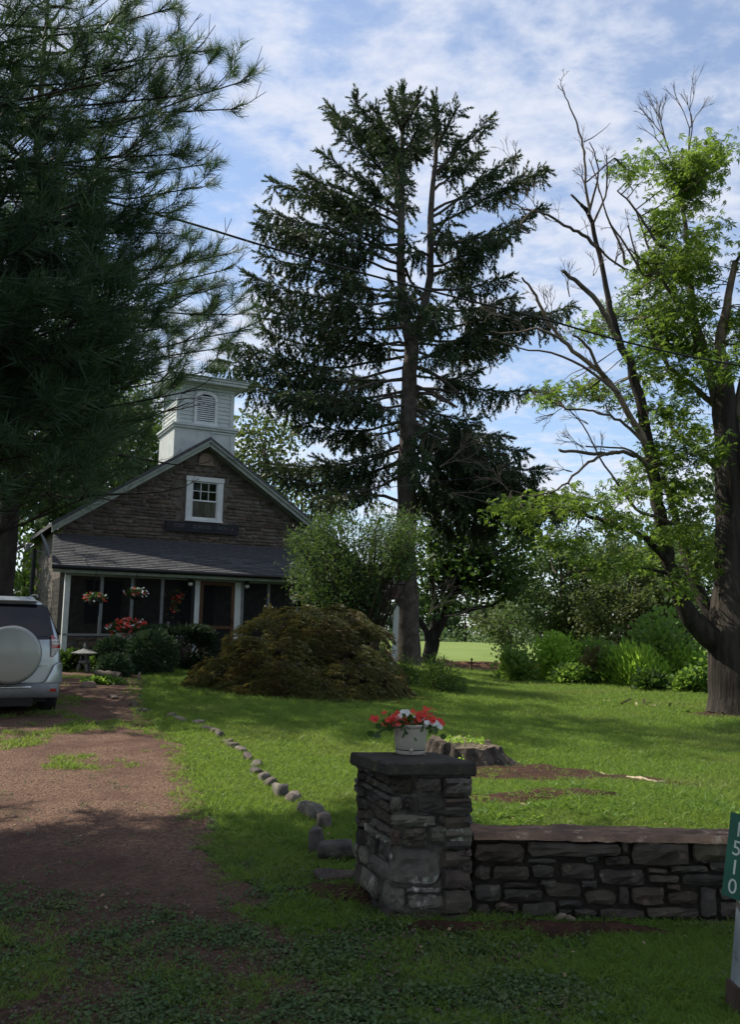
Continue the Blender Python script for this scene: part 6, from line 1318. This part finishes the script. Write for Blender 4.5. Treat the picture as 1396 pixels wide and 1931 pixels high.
for (lx_, ly_, hw_, Yl) in LOB:
    s_ = Yl/FPX; tp_ = at(lx_, ly_, Yl); g0 = float(terr(tp_[0], tp_[1])); H = tp_[2]-g0; wr = hw_*s_
    for k in range(int(8+hw_*.36)):
        ang = R.uniform(0, 2*math.pi); r = math.sqrt(R.uniform(0, 1)); x = r*math.cos(ang)*wr; y = r*math.sin(ang)*wr*.85
        z = max(.08, H*max(0.0, 1-r**2.3)**.6+R.uniform(-.10, .03)) if R.random() < .75 else R.uniform(.1, 1)*H*(1-r*.6)
        c = np.array([tp_[0]+x, tp_[1]+y, g0+z]); outd = nrm(np.array([x, y-.25*wr, 0])+[1e-3, 0, 0]); slope = min(1.25, .2+r*1.15); m_ = 44; rp = R.uniform(.22, .40)
        cc0 = np.array([tp_[0], tp_[1], g0]); tb.add([cc0+[0, 0, min(z*.8, H*.6)], cc0+[x*.55, y*.55, z*.93+.05], c+[0, 0, -.03]], [.016, .012, .006], 3)
        f = R.uniform(0, 1, m_)**.6; w_ = R.normal(0, .5, m_); side = np.array([-outd[1], outd[0], 0])
        pp = c+outd*(f*rp)[:, None]+side*(w_*rp)[:, None]; pp[:, 2] += -(f**1.6)*rp*slope-(w_**2)*rp*.4+R.normal(0, .012, m_)
        P.append(pp); D.append(outd*.75+side*(w_*.8)[:, None]+np.array([0, 0, -.35*slope])+R.normal(0, .22, (m_, 3))); NN.append(np.tile(outd*slope*.4+[0, 0, 1.0], (m_, 1))+R.normal(0, .3, (m_, 3)))
P = np.vstack(P); D = np.vstack(D); NN = np.vstack(NN); P[:, 2] = np.maximum(P[:, 2], terr(P[:, 0], P[:, 1])+.03)
V, F = place(*LACE, P, D, NN, .105*R.uniform(.7, 1.3, len(P))); obj('foliage', V, F, M['jmaple'], t, world=True); tb.build('branches', M['barkp'], t)
bush('low_shrub', 'dark low spreading shrub at the right foot of the weeping maple', gpt(818, 18.2), (.62, .6, .72), 2600, .07, M['treeleaf'], LANCE)
bush('low_shrub', 'small dark shrub squeezed between the weeping maple and the bell post', gpt(765, 18.6), (.5, .5, .62), 1400, .07, M['treeleaf'], LANCE)
bush('low_plants', 'patch of pale green leaves behind the weeping maple left of the bell post', gpt(712, 25.5), (.6, .5, 1.0), 1300, .09, M['weedleaf'], LANCE, 'plants')
# clipped shrubs before the porch
def clipped(lab, heads, stem, m_, base, name='clipped_shrub'):
    t = thing(name, lab, 'shrub', base)
    for (px, py, rx, ry, Y) in heads: c = at(px, py, Y); s_ = Y/FPX; clip_ball(t, c, (rx*s_, rx*s_*.9, ry*s_), int(1500*(rx*ry)/1600)+500, .16, m_)
    tb = TB()
    for (px, py, rx, ry, Y) in heads: c = at(px, py, Y); tb.add(jit([V3(base), (V3(base)+c)/2+[.05, 0, 0], c], .03, 3), np.linspace(.05, .025, 7), 6)
    tb.build('stem', M['barkl'], t); return t
clipped('large round clipped juniper ball in front of the porch hedge', [(286, 1235, 41, 38, 18.8)], 1, M['juniper'], gpt(290, 18.8))
clipped('small round clipped juniper ball, upper of the two left ones', [(215, 1227, 26, 17, 19.2)], 1, M['juniper'], gpt(222, 19.2))
clipped('small shaggy round juniper ball, lower of the two left ones, on a bare twisted stem', [(214, 1262, 24, 20, 18.0)], 1, M['juniper'], gpt(224, 18.0))
hb = gpt(335, 20.3); t = thing('clipped_hedge', 'dark box-shaped clipped yew hedge left of the screen door', 'hedge', hb)
n = 6500; d = rdir(n); d = np.sign(d)*np.abs(d)**.45; d /= np.max(np.abs(d), axis=1, keepdims=True)**.35; zt_ = at(335, 1188, 20.3)[2]-hb[2]
P = hb+[0, 0, zt_/2]+d*np.array([.78, .55, zt_/2])*(R.uniform(.86, 1.0, n)*(1+.05*np.sin(d[:, 0]*5)))[:, None]; V, F = place(*SPR, P, d+R.normal(0, .5, (n, 3)), rdir(n), .17*R.uniform(.7, 1.2, n)); obj('foliage', V, F, M['yew'], t, world=True)
tb = TB()
for i in range(6): tb.add([hb+[R.uniform(-.5, .5), 0, -.05], hb+[R.uniform(-.6, .6), 0, zt_*.8]], [.04, .02], 5)
tb.build('stem', M['twig'], t)
bush('low_plants', 'dark leafy perennials left of the stone lantern', gpt(134, 19.2), (.42, .4, .42), 900, .09, M['treeleaf'], OAKY, 'plants')
bush('low_plants', 'low dark groundcover plants behind the stone lantern', gpt(180, 19.8), (.5, .4, .30), 800, .08, M['treeleaf'], OAKY, 'plants')
bush('low_plants', 'bright low plants at the edge of the drive below the lantern', gpt(190, 16.6), (.45, .3, .13), 700, .07, M['weedleaf'], OAKY, 'plants', stems=False)
bush('potted_shrub', 'small upright reddish plant just right of the porch door', gpt(503, 19.6), (.16, .16, 1.62), 500, .06, M['jmaple'], OAKY, 'plant')
g = gnd(166, 1298); boulder('garden_rock', 'small pinkish rock at the edge of the drive below the lantern', g+[0, 0, .04], (.24, .18, .17), M['date'], .3)
L = [gpt(182, 17.6)+[0, 0, .08], gpt(205, 17.5)+[0, 0, .09], gpt(228, 17.4)+[0, 0, .07]]; o = MB().tube(jit(L, .01, 3), lerp_r([.09, .08, .07], 3), 9).build('fallen_log', M['barkl'], None, True); tag(o, 'short grey log lying under the shaggy clipped ball', 'log')
L = [at(240, 1296, 17.2), at(255, 1292, 17.2), at(262, 1280, 17.3), at(264, 1268, 17.6)]; o = MB().tube(jit(L, .008, 3), lerp_r([.03, .03, .025, .02], 3), 7).build('bent_branch', M['barkl'], None, True); tag(o, 'bent bare branch curving up from the lawn below the large clipped ball', 'branch')
q = at(563, 1131, 21.5); t = thing('hanging_basket', 'hanging basket half hidden above the weeping maple right of the door', 'hanging basket', q, YAW, 'hanging flower baskets at the porch')
MB().lathe([(.05, -.16), (.11, -.13), (.15, -.02), (.145, -.02)], 16).build('basket', M['black'], t, True); flowermound(t, .18, .14, .09, 0, 200, 7, 8, .034)
tb = TB(); tb.add([(0, 0, 0), (0, 0, (HO[2]+ZE-.12)-q[2])], .004, 3); tb.build('chains', M['black'], t, world=False)

# ------------------------------------------------------------------ grass, ivy and pebbles
def protos(name, makers, m_):
    c = bpy.data.collections.new(name)
    for i, (V, F) in enumerate(makers): o = bpy.data.objects.new('%s_clump_%s' % (name, 'abcdefgh'[i]), raw_mesh(name, V, F, m_)); c.objects.link(o)
    return c
def blades(n, r, h, w, bend=.5):
    V = []; F = []
    for i in range(n):
        a = R.uniform(0, 6.28); q = np.array([math.cos(a), math.sin(a), 0])*r*math.sqrt(R.random()); d = nrm(np.array([R.normal(0, .5), R.normal(0, .5), 1])); hh_ = h*R.uniform(.55, 1.15)
        s_ = nrm(np.cross(d, rdir(1)[0]))*w/2; m_ = q+d*hh_*.55; b = np.array([d[0], d[1], 0]); tpt = q+d*hh_+nrm(b+[1e-4, 0, 0])*hh_*bend*R.uniform(.2, 1)-[0, 0, hh_*.18*bend]
        i0 = len(V); V += [q-s_, q+s_, m_-s_*.8, m_+s_*.8, tpt]; F += [(i0, i0+1, i0+3), (i0, i0+3, i0+2), (i0+2, i0+3, i0+4)]
    return np.array(V), np.array(F)
def rosette(n, r, s_):
    a = R.uniform(0, 6.28, n); rr_ = r*np.sqrt(R.random(n)); P = np.column_stack([np.cos(a)*rr_, np.sin(a)*rr_, R.uniform(.008, .04, n)]); D = np.column_stack([np.cos(a), np.sin(a), R.uniform(-.3, .4, n)])+R.normal(0, .5, (n, 3))*[1, 1, .3]
    return place(*OAKY, P, D, rdir(n, 2.2), s_*R.uniform(.6, 1.2, n))
def scatter(name, coll, pts, scale, m_, label, cat, tilt=.2):
    n = len(pts); me = bpy.data.meshes.new(name); me.vertices.add(n); me.vertices.foreach_set('co', np.asarray(pts, np.float32).ravel())
    a = me.attributes.new('sc', 'FLOAT', 'POINT'); a.data.foreach_set('value', np.asarray(scale, np.float32))
    a = me.attributes.new('ro', 'FLOAT_VECTOR', 'POINT'); r_ = np.column_stack([R.normal(0, tilt, n), R.normal(0, tilt, n), R.uniform(0, 6.28, n)]).astype(np.float32); a.data.foreach_set('vector', r_.ravel())
    a = me.attributes.new('ix', 'INT', 'POINT'); a.data.foreach_set('value', R.integers(0, len(coll.objects), n).astype(np.int32)); me.materials.append(m_)
    o = link(name, me); tag(o, label, cat, kind='stuff')
    g = bpy.data.node_groups.new(name, 'GeometryNodeTree'); g.interface.new_socket('Geometry', in_out='INPUT', socket_type='NodeSocketGeometry'); g.interface.new_socket('Geometry', in_out='OUTPUT', socket_type='NodeSocketGeometry')
    gi = g.nodes.new('NodeGroupInput'); go = g.nodes.new('NodeGroupOutput'); ip = g.nodes.new('GeometryNodeInstanceOnPoints'); ci = g.nodes.new('GeometryNodeCollectionInfo')
    ci.inputs['Collection'].default_value = coll; ci.inputs['Separate Children'].default_value = True; ci.inputs['Reset Children'].default_value = True
    def na(nm, dt): q = g.nodes.new('GeometryNodeInputNamedAttribute'); q.data_type = dt; q.inputs['Name'].default_value = nm; return q.outputs[0]
    g.links.new(gi.outputs[0], ip.inputs['Points']); g.links.new(ci.outputs[0], ip.inputs['Instance']); ip.inputs['Pick Instance'].default_value = True
    g.links.new(na('ix', 'INT'), ip.inputs['Instance Index']); g.links.new(na('ro', 'FLOAT_VECTOR'), ip.inputs['Rotation']); g.links.new(na('sc', 'FLOAT'), ip.inputs['Scale'])
    g.links.new(ip.outputs[0], go.inputs[0]); mo = o.modifiers.new('scatter', 'NODES'); mo.node_group = g; return o
def inframe(P, m_=90):
    x, y = projN(P); return (x > -m_-350) & (x < 1396+m_+750) & (y < 1931+m_*3) & (P[:, 1] > .8)
def cover(n, y0, y1, power=1.0):
    """random ground points, denser near the camera"""
    u = R.random(n); y = y0*(y1/y0)**u if power == 1 else (y0**(1-power)+(y1**(1-power)-y0**(1-power))*u)**(1/(1-power))
    x = R.uniform(-.64, .86, n)*y*1.0+R.uniform(-1, 1, n)*.6; P = np.column_stack([x, y, terr(x, y)]); return P[inframe(P)]
def soilmask(P):
    k = np.zeros(len(P))
    for (c, rx, ry) in SOILC: k = np.maximum(k, 1-((P[:, 0]-c[0])/rx)**2-((P[:, 1]-c[1])/ry)**2)
    return k
def masks(P):
    x, y = P[:, 0], P[:, 1]; de = drive_edge(y)-x      # >0 on the drive
    solid = (np.abs(y-WY-.12) < .17) & (x > .55); cen_ = (PA+PD)/2; solid |= (np.abs(x-cen_[0]) < .30) & (np.abs(y-cen_[1]) < .33)
    hx = (x-HO[0])*HU[0]+(y-HO[1])*HU[1]; hy = (x-HO[0])*HV[0]+(y-HO[1])*HV[1]; solid |= (hx > -4) & (hx < 3.9) & (hy > -2.3)
    solid |= ((x-jc[0])/1.9)**2+((y-jc[1])/1.6)**2 < 1; return de, solid
coll = protos('grass', [blades(15, .045, .048, .0045), blades(15, .045, .040, .0045), blades(12, .05, .054, .0048, .8), blades(18, .05, .034, .004)], M['grass'])
P = cover(400000, 2.4, 34, 1.25); de, solid = masks(P); nz = fbm(P[:, 0], P[:, 1], 1.1); nf = fbm(P[:, 0]+40, P[:, 1], 4.5)
sm = soilmask(P)
pr_ = np.where(de < 0, .98, np.clip((.35-de)*1.4, 0, 1)*(nf > .40)) 
pr_ = np.where((de > 0), np.maximum(pr_, ((nz > .56) & (nf > .44) & (P[:, 1] > 9.0))*.5), pr_)
near = (P[:, 1] < 5.0) & (P[:, 0] < 1.2-.0*P[:, 1]); pr_ = np.where(near, np.where(nf > .60, .22, .03)*np.where(P[:, 0] > .2, 3.0, 1), pr_)
pr_ = np.where((P[:, 1] < 5.05) & (P[:, 0] >= 1.2), np.where(nf > .36, .9, .35), pr_)
pr_ = np.where((P[:, 1] >= 5.0) & (P[:, 1] < 7.5) & (de > -.9) & (de < 0), np.where(nf > .42, .7, .2), pr_)
pr_ *= np.where(sm > 0, np.where(nf > .53, .75, .07), 1)
kp = (R.random(len(P)) < pr_) & ~solid; P = P[kp]; sc_ = np.interp(P[:, 1], [2, 6, 12, 34], [.85, 1.0, 1.35, 2.3])*R.uniform(.6, 1.3, len(P))*np.where(fbm(P[:, 0], P[:, 1], .8) > .55, 1.1, .9)
print('grass', len(P)); scatter('grass', coll, P, sc_, M['grass'], 'short mown green grass covering the lawn and verges', 'grass')
coll = protos('ivy', [rosette(14, .07, .020), rosette(12, .06, .025), rosette(20, .09, .018), rosette(8, .04, .028)], M['weed'])
P = cover(80000, 2.2, 9.5, 1.6); de, solid = masks(P); nf = fbm(P[:, 0]+11, P[:, 1]+5, 3.6); nz = fbm(P[:, 0], P[:, 1]+20, .9); y = P[:, 1]
pr_ = np.where(y < 5.6, np.where(nf > .50, .62, .10), np.where(nf > .56, .30, .03))*np.interp(y, [2, 5.5, 6.5, 9.5], [1, 1, .35, .05]); pr_ = np.where(P[:, 0] > 1.0, pr_*.20, pr_); pr_ = np.where((de > .6) & (y > 5.8), 0.02, pr_)
kp = (R.random(len(P)) < pr_*np.where(nz > .45, 1, .5)) & ~solid; P = P[kp]; print('ivy', len(P)); scatter('ground_ivy', coll, P, R.uniform(.45, 1.05, len(P)), M['weed'], 'creeping broad-leaved weeds over dark soil in the foreground', 'weeds', .15)
P = cover(9000, 6, 14, 1.2); de, solid = masks(P); nf = fbm(P[:, 0]+31, P[:, 1]+5, 3.0); kp = (soilmask(P) > -1) & (nf > .5) & (R.random(len(P)) < .7) & (P[:, 0] > .4) & (P[:, 1] < 8.6); P = P[kp]
coll2 = protos('lawn_weed', [rosette(16, .08, .045), blades(16, .07, .11, .009, 1.0)], M['weedleaf']); scatter('lawn_weeds', coll2, P, R.uniform(.6, 1.2, len(P)), M['weedleaf'], 'coarser tufts and weeds around the bare soil by the stump', 'weeds')
P = cover(36000, 2.2, 13, 1.5); de, solid = masks(P); kp = ((de > .0) | (P[:, 1] < 5)) & (P[:, 0] < 1) & ~solid; P = P[kp]; P[:, 2] += .012
pbl = []
for _ in range(3):
    q_ = R.normal(size=(6, 3))*[.3, .3, .2]; oct_ = np.array([[1, 0, 0], [0, 1, 0], [-1, 0, 0], [0, -1, 0], [0, 0, .6], [0, 0, -.6]])+q_*.5; pbl.append((oct_*.008, np.array([[0, 1, 4], [1, 2, 4], [2, 3, 4], [3, 0, 4], [1, 0, 5], [2, 1, 5], [3, 2, 5], [0, 3, 5]])))
scatter('pebbles', protos('pebble', pbl, M['pebble']), P, R.uniform(.4, 1.5, len(P))**1.4, M['pebble'], 'loose reddish gravel pebbles strewn over the drive', 'gravel', 1.0)
P = cover(2600, 2.3, 9, 1.3); de, solid = masks(P); P = P[~solid & (P[:, 0] < 4)]; P = P[::6]; P[:, 2] += .035
scatter('leaf_litter', protos('litter', [(DIAM[0]*.022, DIAM[1]), (OAKY[0]*.025, OAKY[1])], M['litter']), P, R.uniform(.5, 1.2, len(P)), M['litter'], 'scattered dry fallen leaves on the ground', 'leaves', .5)
g = gnd(1100, 1295)
P = np.array([gnd(a, b) for a, b in ((1218, 1332), (1222, 1334), (1226, 1331), (1232, 1335), (1165, 1330), (1180, 1330), (1200, 1333), (1260, 1337), (1275, 1340), (1300, 1345), (1145, 1326), (1330, 1348), (1345, 1350), (1365, 1352))]); P[:, 2] += .05
scatter('wood_chips', protos('chip', [(np.array([[-.5, 0, 0], [.5, 0, 0], [.4, .25, .05], [-.4, .2, .05]])*.18, np.array([[0, 1, 2], [0, 2, 3]]))], M['root']), P, R.uniform(.5, 1.6, len(P)), M['root'], 'pale bits of fallen wood on the lawn before the old maple', 'wood chips', .5)
